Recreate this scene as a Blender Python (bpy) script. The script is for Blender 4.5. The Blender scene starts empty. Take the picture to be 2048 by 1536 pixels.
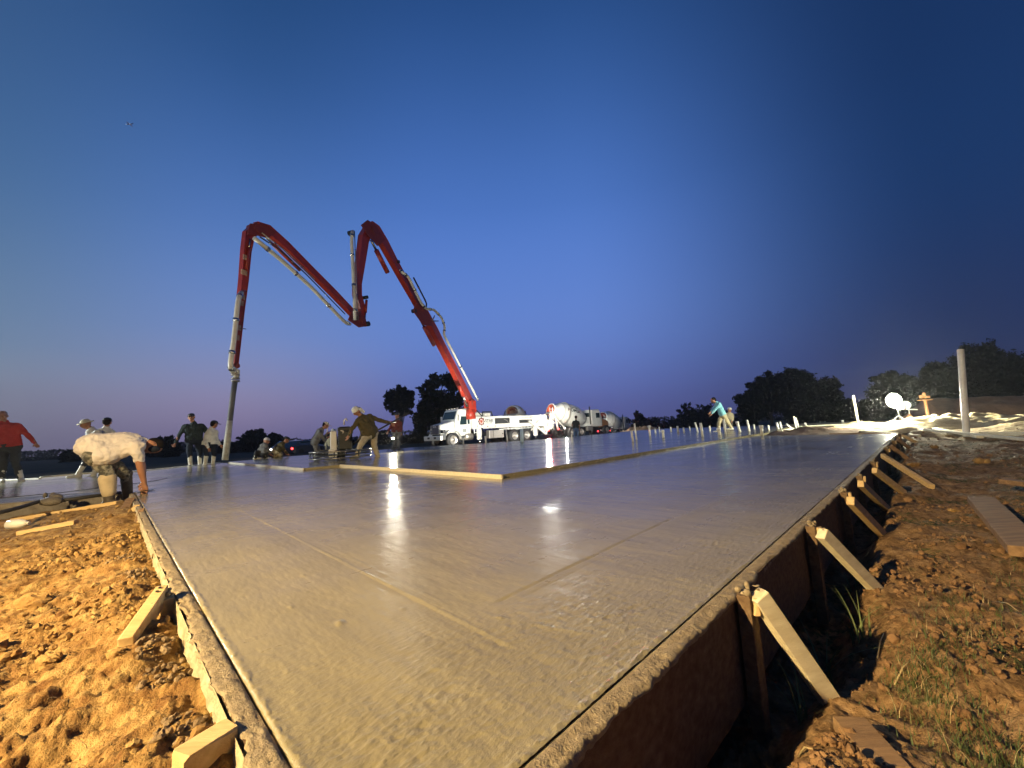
import bpy, math, random
import numpy as np
from mathutils import Vector, Matrix, Quaternion
random.seed(7); RNG = np.random.default_rng(11)
S = bpy.context.scene
COL = S.collection
R = math.radians

# ------------------------------------------------------------------ camera
CAM_H, FPX, PITCH, ROLL = 0.53, 810.0, 6.5, -3.2
cam = bpy.data.cameras.new('camera'); cam_o = bpy.data.objects.new('camera', cam); COL.objects.link(cam_o)
cam.lens = 36.0 * FPX / 2048; cam.clip_start = 0.02; cam.clip_end = 3000
CAM_M = Matrix.Translation((0, 0, CAM_H)) @ Matrix.Rotation(R(90 + PITCH), 4, 'X') @ Matrix.Rotation(R(ROLL), 4, 'Z')
cam_o.matrix_world = CAM_M; S.camera = cam_o
CAM3 = CAM_M.to_3x3()

# ------------------------------------------------------------------ sky
def lin(c):
    c = c / 255.0
    return c / 12.92 if c <= 0.04045 else ((c + 0.055) / 1.055) ** 2.4
def L(r, g, b, a=1): return (lin(r), lin(g), lin(b), a)
w = bpy.data.worlds.new('World'); S.world = w; w.use_nodes = True
nt = w.node_tree; bg = nt.nodes['Background']
def wn(t, **k):
    n = nt.nodes.new(t)
    for a, b in k.items(): setattr(n, a, b)
    return n
tc = wn('ShaderNodeTexCoord'); nrm = wn('ShaderNodeVectorMath', operation='NORMALIZE'); sep = wn('ShaderNodeSeparateXYZ')
nt.links.new(tc.outputs['Generated'], nrm.inputs[0]); nt.links.new(nrm.outputs[0], sep.inputs[0])
def wmath(op, a, b=None, c=None):
    n = wn('ShaderNodeMath', operation=op)
    for i, x in enumerate((a, b, c)):
        if x is None: continue
        if isinstance(x, (int, float)): n.inputs[i].default_value = x
        else: nt.links.new(x, n.inputs[i])
    return n.outputs[0]
elev = wmath('DIVIDE', wmath('ARCSINE', sep.outputs[2]), R(60))          # 0 at horizon, 1 at 60 deg
def ramp(stops):
    n = wn('ShaderNodeValToRGB'); cr = n.color_ramp; cr.interpolation = 'B_SPLINE'
    while len(cr.elements) < len(stops): cr.elements.new(0.5)
    for e, (p, c) in zip(cr.elements, stops): e.position = p; e.color = c
    nt.links.new(elev, n.inputs[0]); return n.outputs[0]
rll = ramp([(0.0, L(105, 98, 118)), (0.10, L(130, 136, 154)), (0.17, L(115, 140, 166)), (0.38, L(73, 113, 160)), (0.58, L(58, 94, 144)), (0.8, L(42, 78, 125)), (1, L(32, 62, 105))])
rl = ramp([(0.0, L(104, 100, 140)), (0.06, L(144, 132, 168)), (0.12, L(142, 143, 182)), (0.22, L(119, 147, 205)), (0.42, L(84, 126, 198)), (0.68, L(41, 83, 140)), (1, L(24, 56, 100))])
rc = ramp([(0.0, L(86, 88, 142)), (0.083, L(99, 112, 180)), (0.2, L(107, 139, 213)), (0.33, L(100, 137, 216)), (0.5, L(81, 125, 206)), (0.77, L(43, 84, 145)), (1, L(25, 58, 110))])
rr = ramp([(0.0, L(50, 52, 80)), (0.094, L(38, 52, 94)), (0.32, L(27, 59, 108)), (0.53, L(27, 56, 104)), (1, L(20, 45, 86))])
az = wmath('ARCTAN2', sep.outputs[0], sep.outputs[1])                      # 0 = ahead, + = right
def wstep(lo, hi, smooth=True):
    n = wn('ShaderNodeMapRange'); n.interpolation_type = 'SMOOTHSTEP'
    n.inputs[1].default_value = lo; n.inputs[2].default_value = hi; nt.links.new(az, n.inputs[0]); return n.outputs[0]
def wmix(f, a, b):
    n = wn('ShaderNodeMix', data_type='RGBA'); nt.links.new(f, n.inputs[0]); nt.links.new(a, n.inputs[6]); nt.links.new(b, n.inputs[7]); return n.outputs[2]
cL = wmix(wstep(R(-36), R(-8)), wmix(wstep(R(-58), R(-34)), rll, rl), rc)
cA = wmix(wstep(R(9), R(50)), cL, rr)
cB = wmix(wstep(R(-175), R(-95)), rr, cA)
sky = wn('ShaderNodeTexSky', sky_type='NISHITA', sun_disc=False); sky.sun_elevation = R(-5); sky.sun_rotation = R(-50)
sc_ = wn('ShaderNodeMix', data_type='RGBA', blend_type='ADD'); sc_.inputs[0].default_value = 0.02
nt.links.new(cB, sc_.inputs[6]); nt.links.new(sky.outputs[0], sc_.inputs[7])
nt.links.new(sc_.outputs[2], bg.inputs[0]); bg.inputs[1].default_value = .92
sun = bpy.data.lights.new('sun', 'SUN'); sun.energy = 0.02; sun.angle = R(20); sun.color = (1, .8, .75)
so = bpy.data.objects.new('sun', sun); COL.objects.link(so); so.rotation_euler = (R(84), 0, R(-130))
S.view_settings.view_transform = 'Standard'; S.view_settings.look = 'None'; S.view_settings.exposure = 0; S.view_settings.gamma = 1
S.view_settings.use_curve_mapping = False
S.render.engine = 'CYCLES'; S.cycles.use_denoising = True; S.cycles.max_bounces = 6; S.cycles.sample_clamp_indirect = 4
S.cycles.use_light_tree = True

# ------------------------------------------------------------------ pixel (of the 2048 px photo) -> world
def ray(px, py):
    return CAM3 @ Vector(((px - 1024) / FPX, -(py - 768) / FPX, -1))
def at(px, py, z=0.0):
    d = ray(px, py); t = (z - CAM_H) / d.z
    return Vector((d.x * t, d.y * t, z))
def atd(px, py, depth):
    d = ray(px, py); t = depth / d.y
    return Vector((d.x * t, depth, CAM_H + d.z * t))
C0 = Vector((-0.1965, 0.5330, 0)); FA = R(44.7)
FM = Matrix.Translation(C0) @ Matrix.Rotation(FA, 4, 'Z')      # frame of the slab: x = along its right edge, y = along its left edge
def F(v, u, z=0.0): return FM @ Vector((v, u, z))
I4 = Matrix.Identity(4)

# ------------------------------------------------------------------ noise
def _hash(ix, iy, seed):
    h = (ix.astype(np.int64) * 374761393 + iy.astype(np.int64) * 668265263 + seed * 1274126177) & 0xffffffff
    h = ((h ^ (h >> 13)) * 1274126177) & 0xffffffff
    return ((h ^ (h >> 16)) & 0xffff) / 65535.0
def vnoise(x, y, seed=0):
    ix = np.floor(x); iy = np.floor(y); fx = x - ix; fy = y - iy
    fx = fx * fx * fx * (fx * (fx * 6 - 15) + 10); fy = fy * fy * fy * (fy * (fy * 6 - 15) + 10)
    a = _hash(ix, iy, seed); b = _hash(ix + 1, iy, seed); c = _hash(ix, iy + 1, seed); d = _hash(ix + 1, iy + 1, seed)
    return (a + (b - a) * fx) * (1 - fy) + (c + (d - c) * fx) * fy - 0.5
def fbm(x, y, f, o=4, seed=0, g=0.5):
    r = 0; a = 1.0
    for i in range(o):
        r = r + a * vnoise(x * f + 17.3 * i, y * f - 9.1 * i, seed + i); f *= 2.03; a *= g
    return r
def sstep(a, b, x):
    t = np.clip((x - a) / (b - a), 0, 1); return t * t * (3 - 2 * t)

# ------------------------------------------------------------------ materials
def M(name, col, rough=0.6, metal=0.0, col2=None, col3=None, ns=8.0, bump=0.0, bs=40.0, bump2=0.0, bs2=6.0, coat=0.0, stretch=None, spec=None, rvar=0.0, detail=5):
    m = bpy.data.materials.new(name); m.use_nodes = True; t = m.node_tree; p = t.nodes['Principled BSDF']
    p.inputs['Roughness'].default_value = rough; p.inputs['Metallic'].default_value = metal
    p.inputs['Base Color'].default_value = (*col, 1)
    if coat: p.inputs['Coat Weight'].default_value = coat
    if spec is not None: p.inputs['Specular IOR Level'].default_value = spec
    if col2 or bump or bump2 or rvar:
        tcn = t.nodes.new('ShaderNodeTexCoord'); mp = t.nodes.new('ShaderNodeMapping')
        t.links.new(tcn.outputs['Object'], mp.inputs[0])
        if stretch: mp.inputs['Scale'].default_value = stretch
        def nz(s, d=detail):
            n = t.nodes.new('ShaderNodeTexNoise'); n.inputs['Scale'].default_value = s; n.inputs['Detail'].default_value = d; n.inputs['Roughness'].default_value = .6
            t.links.new(mp.outputs[0], n.inputs['Vector']); return n
        if col2:
            n = nz(ns); r = t.nodes.new('ShaderNodeValToRGB'); t.links.new(n.outputs[0], r.inputs[0])
            e = r.color_ramp.elements; e[0].position = .32; e[0].color = (*col, 1); e[1].position = .68; e[1].color = (*col2, 1)
            if col3:
                k = r.color_ramp.elements.new(.85); k.color = (*col3, 1)
            t.links.new(r.outputs[0], p.inputs['Base Color'])
        if rvar:
            n = nz(ns * .7); mr = t.nodes.new('ShaderNodeMapRange'); mr.inputs[3].default_value = rough - rvar; mr.inputs[4].default_value = rough + rvar
            mr.inputs[1].default_value = .3; mr.inputs[2].default_value = .7
            t.links.new(n.outputs[0], mr.inputs[0]); t.links.new(mr.outputs[0], p.inputs['Roughness'])
        prev = None
        for b, s in ((bump2, bs2), (bump, bs)):
            if b:
                n = nz(s); bn = t.nodes.new('ShaderNodeBump'); bn.inputs['Strength'].default_value = 1; bn.inputs['Distance'].default_value = b
                t.links.new(n.outputs[0], bn.inputs['Height'])
                if prev: t.links.new(prev.outputs[0], bn.inputs['Normal'])
                prev = bn
        if prev: t.links.new(prev.outputs[0], p.inputs['Normal'])
    return m
def EM(name, col, s):
    m = bpy.data.materials.new(name); m.use_nodes = True; p = m.node_tree.nodes['Principled BSDF']
    p.inputs['Base Color'].default_value = (*col, 1); p.inputs['Emission Color'].default_value = (*col, 1); p.inputs['Emission Strength'].default_value = s
    return m

dirt = M('clay_dirt', (.30, .155, .06), .95, col2=(.44, .25, .105), col3=(.52, .33, .16), ns=5, bump=.012, bs=45, bump2=.03, bs2=9, spec=.15, detail=9)
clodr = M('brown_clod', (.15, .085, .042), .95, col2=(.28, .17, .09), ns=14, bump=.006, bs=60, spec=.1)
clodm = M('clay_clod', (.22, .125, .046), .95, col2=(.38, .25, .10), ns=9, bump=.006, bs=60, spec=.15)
greyclod = M('mortar_clod', (.17, .115, .065), .9, col2=(.27, .20, .12), ns=14, bump=.005, bs=70, spec=.3)
wood = M('raw_pine', (.50, .34, .15), .75, col2=(.66, .49, .25), ns=5, bump=.0016, bs=50, stretch=(1, 9, 9), spec=.3)
woodp = M('pale_pine', (.58, .50, .33), .75, col2=(.72, .65, .46), ns=5, bump=.0014, bs=50, stretch=(1, 9, 9), spec=.3)
woodd = M('weathered_pine', (.17, .105, .06), .85, col2=(.30, .19, .10), ns=5, bump=.002, bs=50, stretch=(1, 9, 9), spec=.3)
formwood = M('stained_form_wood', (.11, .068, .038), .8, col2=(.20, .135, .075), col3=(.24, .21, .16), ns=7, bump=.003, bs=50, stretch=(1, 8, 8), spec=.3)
mortar = M('wet_mortar', (.20, .155, .095), .75, col2=(.32, .26, .165), ns=30, bump=.004, bs=190, bump2=.004, bs2=60, rvar=.15)
palecrust = M('pale_mortar_splash', (.26, .22, .14), .8, col2=(.50, .44, .30), col3=(.56, .50, .36), ns=26, bump=.006, bs=110, bump2=.006, bs2=30)
redp = M('red_boom_paint', (.36, .034, .016), .4, col2=(.26, .022, .012), ns=3, coat=.3, rvar=.08)
redd = M('dull_red_metal', (.17, .02, .014), .55, col2=(.22, .03, .02), ns=6)
whitep = M('white_paint', (.72, .73, .70), .35, col2=(.62, .62, .58), ns=2.5, coat=.4)
whited = M('dusty_white_paint', (.62, .60, .54), .5, col2=(.50, .47, .41), ns=3)
pipem = M('white_line_pipe', (.70, .70, .66), .4, col2=(.55, .54, .49), ns=4)
pvc = M('white_plastic_pipe', (.74, .74, .69), .4, col2=(.60, .58, .52), ns=7)
pvcy = M('dirty_white_pipe', (.66, .64, .50), .5, col2=(.52, .48, .34), ns=9)
chrome = M('bright_metal', (.6, .6, .6), .25, 1.0)
alum = M('dull_aluminium', (.42, .40, .37), .45, .7, col2=(.34, .32, .30), ns=9)
blackm = M('black_rubber', (.018, .018, .02), .7, bump=.003, bs=30)
blackp = M('black_metal', (.02, .022, .024), .45)
darkg = M('dark_machine_metal', (.014, .018, .016), .45, col2=(.03, .032, .028), ns=8)
steel = M('trowel_steel', (.30, .29, .27), .35, .8, col2=(.18, .17, .15), ns=12)
glassm = M('dark_glass', (.015, .03, .035), .06, spec=.8)
orange = M('orange_plastic', (.42, .20, .08), .6, col2=(.32, .15, .06), ns=10)
hopper = M('orange_red_drum_mouth', (.55, .10, .045), .6, col2=(.32, .06, .035), ns=5, bump=.02, bs=6)
hopperp = M('concrete_crusted_drum_mouth', (.48, .30, .22), .8, col2=(.30, .18, .13), ns=5, bump=.02, bs=6)
greyp = M('grey_paint', (.25, .26, .25), .5, col2=(.18, .19, .18), ns=5)
texd = M('dark_lettering', (.03, .035, .04), .6)
texr = M('red_lettering', (.35, .03, .02), .6)
blade = M('tall_green_blade', (.12, .16, .06), .6, col2=(.20, .24, .11), ns=9)
grassm = M('green_grass', (.045, .075, .018), .6, col2=(.09, .11, .035), ns=6)
strawm = M('dry_straw', (.38, .30, .16), .8)
leafm = M('dark_oak_leaves', (.012, .018, .009), 1.0, col2=(.024, .030, .014), ns=.6, spec=.0)
leafm2 = M('dark_bush_leaves', (.014, .019, .010), 1.0, col2=(.025, .028, .014), ns=.5, spec=.0)
bark = M('grey_bark', (.06, .048, .038), .9, bump=.02, bs=20)
sandm = M('pale_sand', (.50, .42, .25), .95, col2=(.38, .29, .15), ns=3, bump=.02, bs=14)
skinm = M('tanned_skin', (.36, .18, .11), .55, col2=(.30, .14, .085), ns=12)
hairm = M('black_hair', (.012, .01, .01), .9, spec=.1, bump=.004, bs=120)
def cloth(n, c, k=.75): return M(n, c, .85, col2=tuple(x * k for x in c), ns=9, bump=.006, bs=16, bump2=.004, bs2=40, spec=.2)
EMW = EM('lit_led_white', (1.0, .96, .80), 60); EMR = EM('lit_red_lamp', (1.0, .03, .03), 14); EMS = EM('small_white_lamp', (1, .95, .85), 14)

def cam_mat():
    m = bpy.data.materials.new('camouflage_cloth'); m.use_nodes = True; t = m.node_tree; p = t.nodes['Principled BSDF']; p.inputs['Roughness'].default_value = .9
    tcn = t.nodes.new('ShaderNodeTexCoord'); n = t.nodes.new('ShaderNodeTexNoise'); n.inputs['Scale'].default_value = 14; n.inputs['Detail'].default_value = 2
    r = t.nodes.new('ShaderNodeValToRGB'); r.color_ramp.interpolation = 'CONSTANT'; e = r.color_ramp.elements
    e[0].color = (.05, .05, .045, 1); e[1].position = .45; e[1].color = (.14, .14, .12, 1)
    k = e.new(.53); k.color = (.22, .21, .18, 1); k = e.new(.6); k.color = (.09, .09, .075, 1)
    t.links.new(tcn.outputs['Object'], n.inputs['Vector']); t.links.new(n.outputs[0], r.inputs[0]); t.links.new(r.outputs[0], p.inputs['Base Color'])
    return m
camo = cam_mat()

def slab_mat(name, rough_mud=False):
    """fresh concrete; object x,y are metres along the slab's edges"""
    m = bpy.data.materials.new(name); m.use_nodes = True; t = m.node_tree; p = t.nodes['Principled BSDF']; N = t.nodes.new; Lk = t.links.new
    tcn = N('ShaderNodeTexCoord'); O = tcn.outputs['Object']
    def nz(s, d=6, st=None, r=.6):
        n = N('ShaderNodeTexNoise'); n.inputs['Scale'].default_value = s; n.inputs['Detail'].default_value = d; n.inputs['Roughness'].default_value = r
        if st:
            mp = N('ShaderNodeMapping'); mp.inputs['Scale'].default_value = st; Lk(O, mp.inputs[0]); Lk(mp.outputs[0], n.inputs['Vector'])
        else: Lk(O, n.inputs['Vector'])
        return n.outputs[0]
    def mr(x, a, b, c, d):
        n = N('ShaderNodeMapRange'); n.inputs[1].default_value = a; n.inputs[2].default_value = b; n.inputs[3].default_value = c; n.inputs[4].default_value = d; Lk(x, n.inputs[0]); return n.outputs[0]
    def mt(op, a, b):
        n = N('ShaderNodeMath'); n.operation = op
        for i, x in enumerate((a, b)):
            if isinstance(x, (int, float)): n.inputs[i].default_value = x
            else: Lk(x, n.inputs[i])
        return n.outputs[0]
    big = nz(.8, 4); mid = nz(5, 5, (1, .35, 1)); streak = nz(2.2, 4, (.25, 2.2, 1))
    mixv = mt('ADD', mt('MULTIPLY', big, .5), mt('MULTIPLY', mid, .5))
    r = N('ShaderNodeValToRGB'); e = r.color_ramp.elements
    e[0].position = .36; e[0].color = (.225, .196, .113, 1); e[1].position = .64; e[1].color = (.295, .259, .153, 1)
    if rough_mud: e[0].color = (.09, .08, .07, 1); e[1].color = (.15, .135, .11, 1)
    Lk(mixv, r.inputs[0]); Lk(r.outputs[0], p.inputs['Base Color'])
    sx = N('ShaderNodeSeparateXYZ'); Lk(O, sx.inputs[0]); X, Y = sx.outputs[0], sx.outputs[1]
    # freshly screeded panels are wetter (smoother) than the floated strip nearest the forms
    wet = mt('MULTIPLY', mr(X, 1.86, 1.90, 0, 1), mr(Y, .50, .54, 0, 1))
    far = mr(mt('ADD', X, Y), 1.2, 6, 0, 1)
    rough = mt('SUBTRACT', mt('SUBTRACT', mt('ADD', mr(streak, .3, .7, .27, .36), mr(big, .35, .65, -.04, .04)), mt('MULTIPLY', wet, .045)), mt('MULTIPLY', far, .10))
    wv = N('ShaderNodeTexWave'); wv.wave_type = 'RINGS'; wv.inputs['Scale'].default_value = .55; wv.inputs['Distortion'].default_value = 14; wv.inputs['Detail'].default_value = 3; wv.inputs['Detail Scale'].default_value = .8; Lk(O, wv.inputs['Vector'])
    rough = mt('ADD', mt('ADD', rough, mr(wv.outputs[1], 0, 1, -.014, .014)), mr(nz(1.7, 5), .42, .68, .02, -.05))
    if rough_mud: rough = mr(streak, .4, .6, .22, .6)
    Lk(rough, p.inputs['Roughness'])
    p.inputs['Specular IOR Level'].default_value = .45
    p.inputs['Coat Weight'].default_value = .0
    near = mt('SUBTRACT', 1.0, mt('MULTIPLY', far, .75))
    pit = mr(nz(75, 4, (.45, 1, 1)), .4, .72, 0, 1); fine = nz(420, 2); wav = nz(16, 3, (1, .3, 1)); wav2 = nz(5, 2, (1, .25, 1))
    zone = mr(mt('ADD', mt('ADD', mt('MULTIPLY', X, .35), Y), mt('MULTIPLY', big, 1.5)), .95, 1.6, 1.0, .12)
    h = mt('ADD', mt('MULTIPLY', pit, mt('MULTIPLY', zone, 1.0)), mt('MULTIPLY', fine, .25))
    b1 = N('ShaderNodeBump'); b1.inputs['Distance'].default_value = .0014 if not rough_mud else .006; Lk(h, b1.inputs['Height']); Lk(near, b1.inputs['Strength'])
    b2 = N('ShaderNodeBump'); b2.inputs['Distance'].default_value = .0045 if not rough_mud else .03; b2.inputs['Strength'].default_value = .8
    Lk(mt('ADD', wav, mt('MULTIPLY', wav2, 1.3)), b2.inputs['Height']); Lk(b1.outputs[0], b2.inputs['Normal']); Lk(b2.outputs[0], p.inputs['Normal'])
    return m
slabm = slab_mat('fresh_wet_concrete'); mudm = slab_mat('rough_wet_mud', True)

# ------------------------------------------------------------------ mesh builder
class MB:
    def __init__(s): s.v = []; s.f = []; s.sm = []
    def add(s, vs, fs, smooth=False):
        b = len(s.v); s.v += [Vector(x) for x in vs]; s.f += [tuple(i + b for i in f) for f in fs]; s.sm += [smooth] * len(fs); return s
    def box(s, c, d, rot=None, ch=0.0, jit=0.0):
        c = Vector(c); rm = rot if rot else Matrix.Identity(3)
        hx, hy, hz = d[0] / 2, d[1] / 2, d[2] / 2
        if ch <= 0:
            P = [Vector((x * hx, y * hy, z * hz)) for x in (-1, 1) for y in (-1, 1) for z in (-1, 1)]
            P = [c + rm @ p for p in P]
            return s.add(P, [(0, 1, 3, 2), (4, 6, 7, 5), (0, 4, 5, 1), (2, 3, 7, 6), (0, 2, 6, 4), (1, 5, 7, 3)])
        import bmesh
        bm = bmesh.new()
        for x in (-1, 1):
            for y in (-1, 1):
                for z in (-1, 1):
                    for k in range(3):
                        q = [x * hx, y * hy, z * hz]; sg = (x, y, z)
                        for a in range(3):
                            if a != k: q[a] -= sg[a] * ch * random.uniform(.6, 1.4)
                        q = [a + random.uniform(-jit, jit) for a in q]
                        bm.verts.new(c + rm @ Vector(q))
        bmesh.ops.convex_hull(bm, input=list(bm.verts)); bm.verts.index_update()
        lv = [v for v in bm.verts if v.link_faces]; ix = {v: i for i, v in enumerate(lv)}
        s.add([v.co.copy() for v in lv], [tuple(ix[v] for v in f.verts) for f in bm.faces]); bm.free(); return s
    def bar(s, p0, p1, w, h, up=(0, 0, 1), ch=0.0, jit=0.0):
        p0, p1 = Vector(p0), Vector(p1); x = (p1 - p0); ln = x.length; x.normalize(); u = Vector(up)
        if abs(x.dot(u)) > .98: u = Vector((1, 0, 0))
        y = u.cross(x).normalized(); z = x.cross(y)
        return s.box((p0 + p1) / 2, (ln, w, h), Matrix((x, y, z)).transposed(), ch, jit)
    def path(s, pts, r, n=8, cap=True, smooth=True):
        pts = [Vector(p) for p in pts]; rs = r if isinstance(r, (list, tuple)) else [r] * len(pts); vs = []; fs = []; prev = None
        for i, p in enumerate(pts):
            d = (pts[min(i + 1, len(pts) - 1)] - pts[max(i - 1, 0)]).normalized()
            if prev is None: a = d.orthogonal().normalized()
            else:
                a = prev - d * prev.dot(d); a = a.normalized() if a.length > 1e-6 else d.orthogonal().normalized()
            prev = a; b = d.cross(a)
            for k in range(n):
                t = 2 * math.pi * k / n; vs.append(p + (a * math.cos(t) + b * math.sin(t)) * rs[i])
        for i in range(len(pts) - 1):
            for k in range(n):
                k2 = (k + 1) % n; fs.append((i * n + k, i * n + k2, (i + 1) * n + k2, (i + 1) * n + k))
        s.add(vs, fs, smooth)
        if cap:
            b = len(s.v) - len(vs); s.f += [tuple(b + k for k in reversed(range(n))), tuple(b + (len(pts) - 1) * n + k for k in range(n))]; s.sm += [False, False]
        return s
    def tube(s, a, b, r0, r1=None, n=10, cap=True): return s.path([a, b], [r0, r1 if r1 is not None else r0], n, cap)
    def prism(s, poly, m, t):
        """poly in local xy, extruded t along local z, m = 4x4"""
        k = len(poly); vs = [m @ Vector((x, y, 0)) for x, y in poly] + [m @ Vector((x, y, t)) for x, y in poly]
        return s.add(vs, [tuple(reversed(range(k))), tuple(range(k, 2 * k))] + [(i, (i + 1) % k, k + (i + 1) % k, k + i) for i in range(k)])
    def ell(s, c, r, n=10, m=6, rot=None):
        c = Vector(c); rm = rot if rot else Matrix.Identity(3); vs = [c + rm @ Vector((0, 0, r[2]))]
        for i in range(1, m):
            a = math.pi * i / m
            for k in range(n):
                t = 2 * math.pi * k / n; vs.append(c + rm @ Vector((r[0] * math.sin(a) * math.cos(t), r[1] * math.sin(a) * math.sin(t), r[2] * math.cos(a))))
        vs.append(c - rm @ Vector((0, 0, r[2]))); fs = []
        for k in range(n): fs.append((0, 1 + k, 1 + (k + 1) % n)); e = len(vs) - 1; fs.append((e, e - n + (k + 1) % n, e - n + k))
        for i in range(m - 2):
            for k in range(n): a = 1 + i * n; fs.append((a + k, a + n + k, a + n + (k + 1) % n, a + (k + 1) % n))
        return s.add(vs, fs, True)
    def lathe(s, prof, m, n=24, cap=False):
        vs = [m @ Vector((x, r * math.cos(2 * math.pi * k / n), r * math.sin(2 * math.pi * k / n))) for x, r in prof for k in range(n)]
        fs = [(i * n + k, i * n + (k + 1) % n, (i + 1) * n + (k + 1) % n, (i + 1) * n + k) for i in range(len(prof) - 1) for k in range(n)]
        return s.add(vs, fs, True)
    def build(s, name, mat, parent=None, inv=None, **tags):
        me = bpy.data.meshes.new(name)
        vs = s.v
        if parent is not None and inv is None and 'M' in ROOTM.get(parent.name, {}): inv = ROOTM[parent.name]['M'].inverted()
        if parent is None:
            lo = Vector((min(v.x for v in vs), min(v.y for v in vs), min(v.z for v in vs))); hi = Vector((max(v.x for v in vs), max(v.y for v in vs), max(v.z for v in vs)))
            org = Vector(((lo.x + hi.x) / 2, (lo.y + hi.y) / 2, lo.z)); inv = Matrix.Translation(-org)
        if inv is not None: vs = [inv @ v for v in vs]
        me.from_pydata([tuple(v) for v in vs], [], s.f); me.polygons.foreach_set('use_smooth', s.sm); me.materials.append(mat); me.update()
        o = bpy.data.objects.new(name, me); COL.objects.link(o)
        if parent is None: o.location = org
        else:
            o.parent = parent
            if parent.name in ROOTM: ROOTM[o.name] = ROOTM[parent.name]
        tag(o, **tags); return o
ROOTM = {}
def tag(o, label=None, cat=None, group=None, kind=None):
    if label: o['label'] = label
    if cat: o['category'] = cat
    if group: o['group'] = group
    if kind: o['kind'] = kind
    return o
def thing(name, label, cat, m, group=None, local=False):
    """Empty at the thing's base.  Parts given in world space unless local=True"""
    if not isinstance(m, Matrix): m = Matrix.Translation(Vector(m))
    o = bpy.data.objects.new(name, None); COL.objects.link(o); o.matrix_world = m; o.empty_display_size = .1
    if not local: ROOTM[o.name] = {'M': m}
    return tag(o, label, cat, group)
def npmesh(name, V_, Fq, mat, smooth=True, parent=None, loc=None, **tags):
    """numpy verts (n,3) and faces (m,k)"""
    me = bpy.data.meshes.new(name); k = Fq.shape[1]
    me.vertices.add(len(V_)); me.vertices.foreach_set('co', np.ascontiguousarray(V_, dtype=np.float32).ravel())
    me.loops.add(Fq.size); me.loops.foreach_set('vertex_index', np.ascontiguousarray(Fq, dtype=np.int32).ravel())
    me.polygons.add(len(Fq)); me.polygons.foreach_set('loop_start', np.arange(0, Fq.size, k, dtype=np.int32))
    me.polygons.foreach_set('use_smooth', np.full(len(Fq), smooth)); me.materials.append(mat); me.update(calc_edges=True); me.validate()
    o = bpy.data.objects.new(name, me); COL.objects.link(o)
    if parent: o.parent = parent
    if loc is not None: o.location = loc
    return tag(o, **tags)
def copy_thing(root, m, label=None, group=None):
    r = root.copy(); COL.objects.link(r); r.matrix_world = m
    if label: r['label'] = label
    if group: r['group'] = group
    def rec(src, dst):
        for ch in KIDS.get(src.name, []):
            c = ch.copy(); COL.objects.link(c); c.parent = dst; c.matrix_parent_inverse = ch.matrix_parent_inverse.copy(); KIDS.setdefault(dst.name, []).append(c); rec(ch, c)
    rec(root, r); return r
KIDS = {}
def reg(o):
    for a in [x for x in bpy.data.objects if x.parent]:
        l = KIDS.setdefault(a.parent.name, [])
        if a not in l: l.append(a)
def textmesh(txt, size, mat, name, parent, m, ext=.002):
    cu = bpy.data.curves.new(name, 'FONT'); cu.body = txt; cu.size = size; cu.extrude = ext; cu.align_x = 'CENTER'; cu.align_y = 'CENTER'; cu.offset = size * .012
    o = bpy.data.objects.new(name + '_curve', cu); COL.objects.link(o)
    dg = bpy.context.evaluated_depsgraph_get(); me = bpy.data.meshes.new_from_object(o.evaluated_get(dg)); bpy.data.objects.remove(o)
    me.name = name; me.transform(m); me.materials.clear(); me.materials.append(mat)
    t = bpy.data.objects.new(name, me); COL.objects.link(t); t.parent = parent; return t

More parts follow.
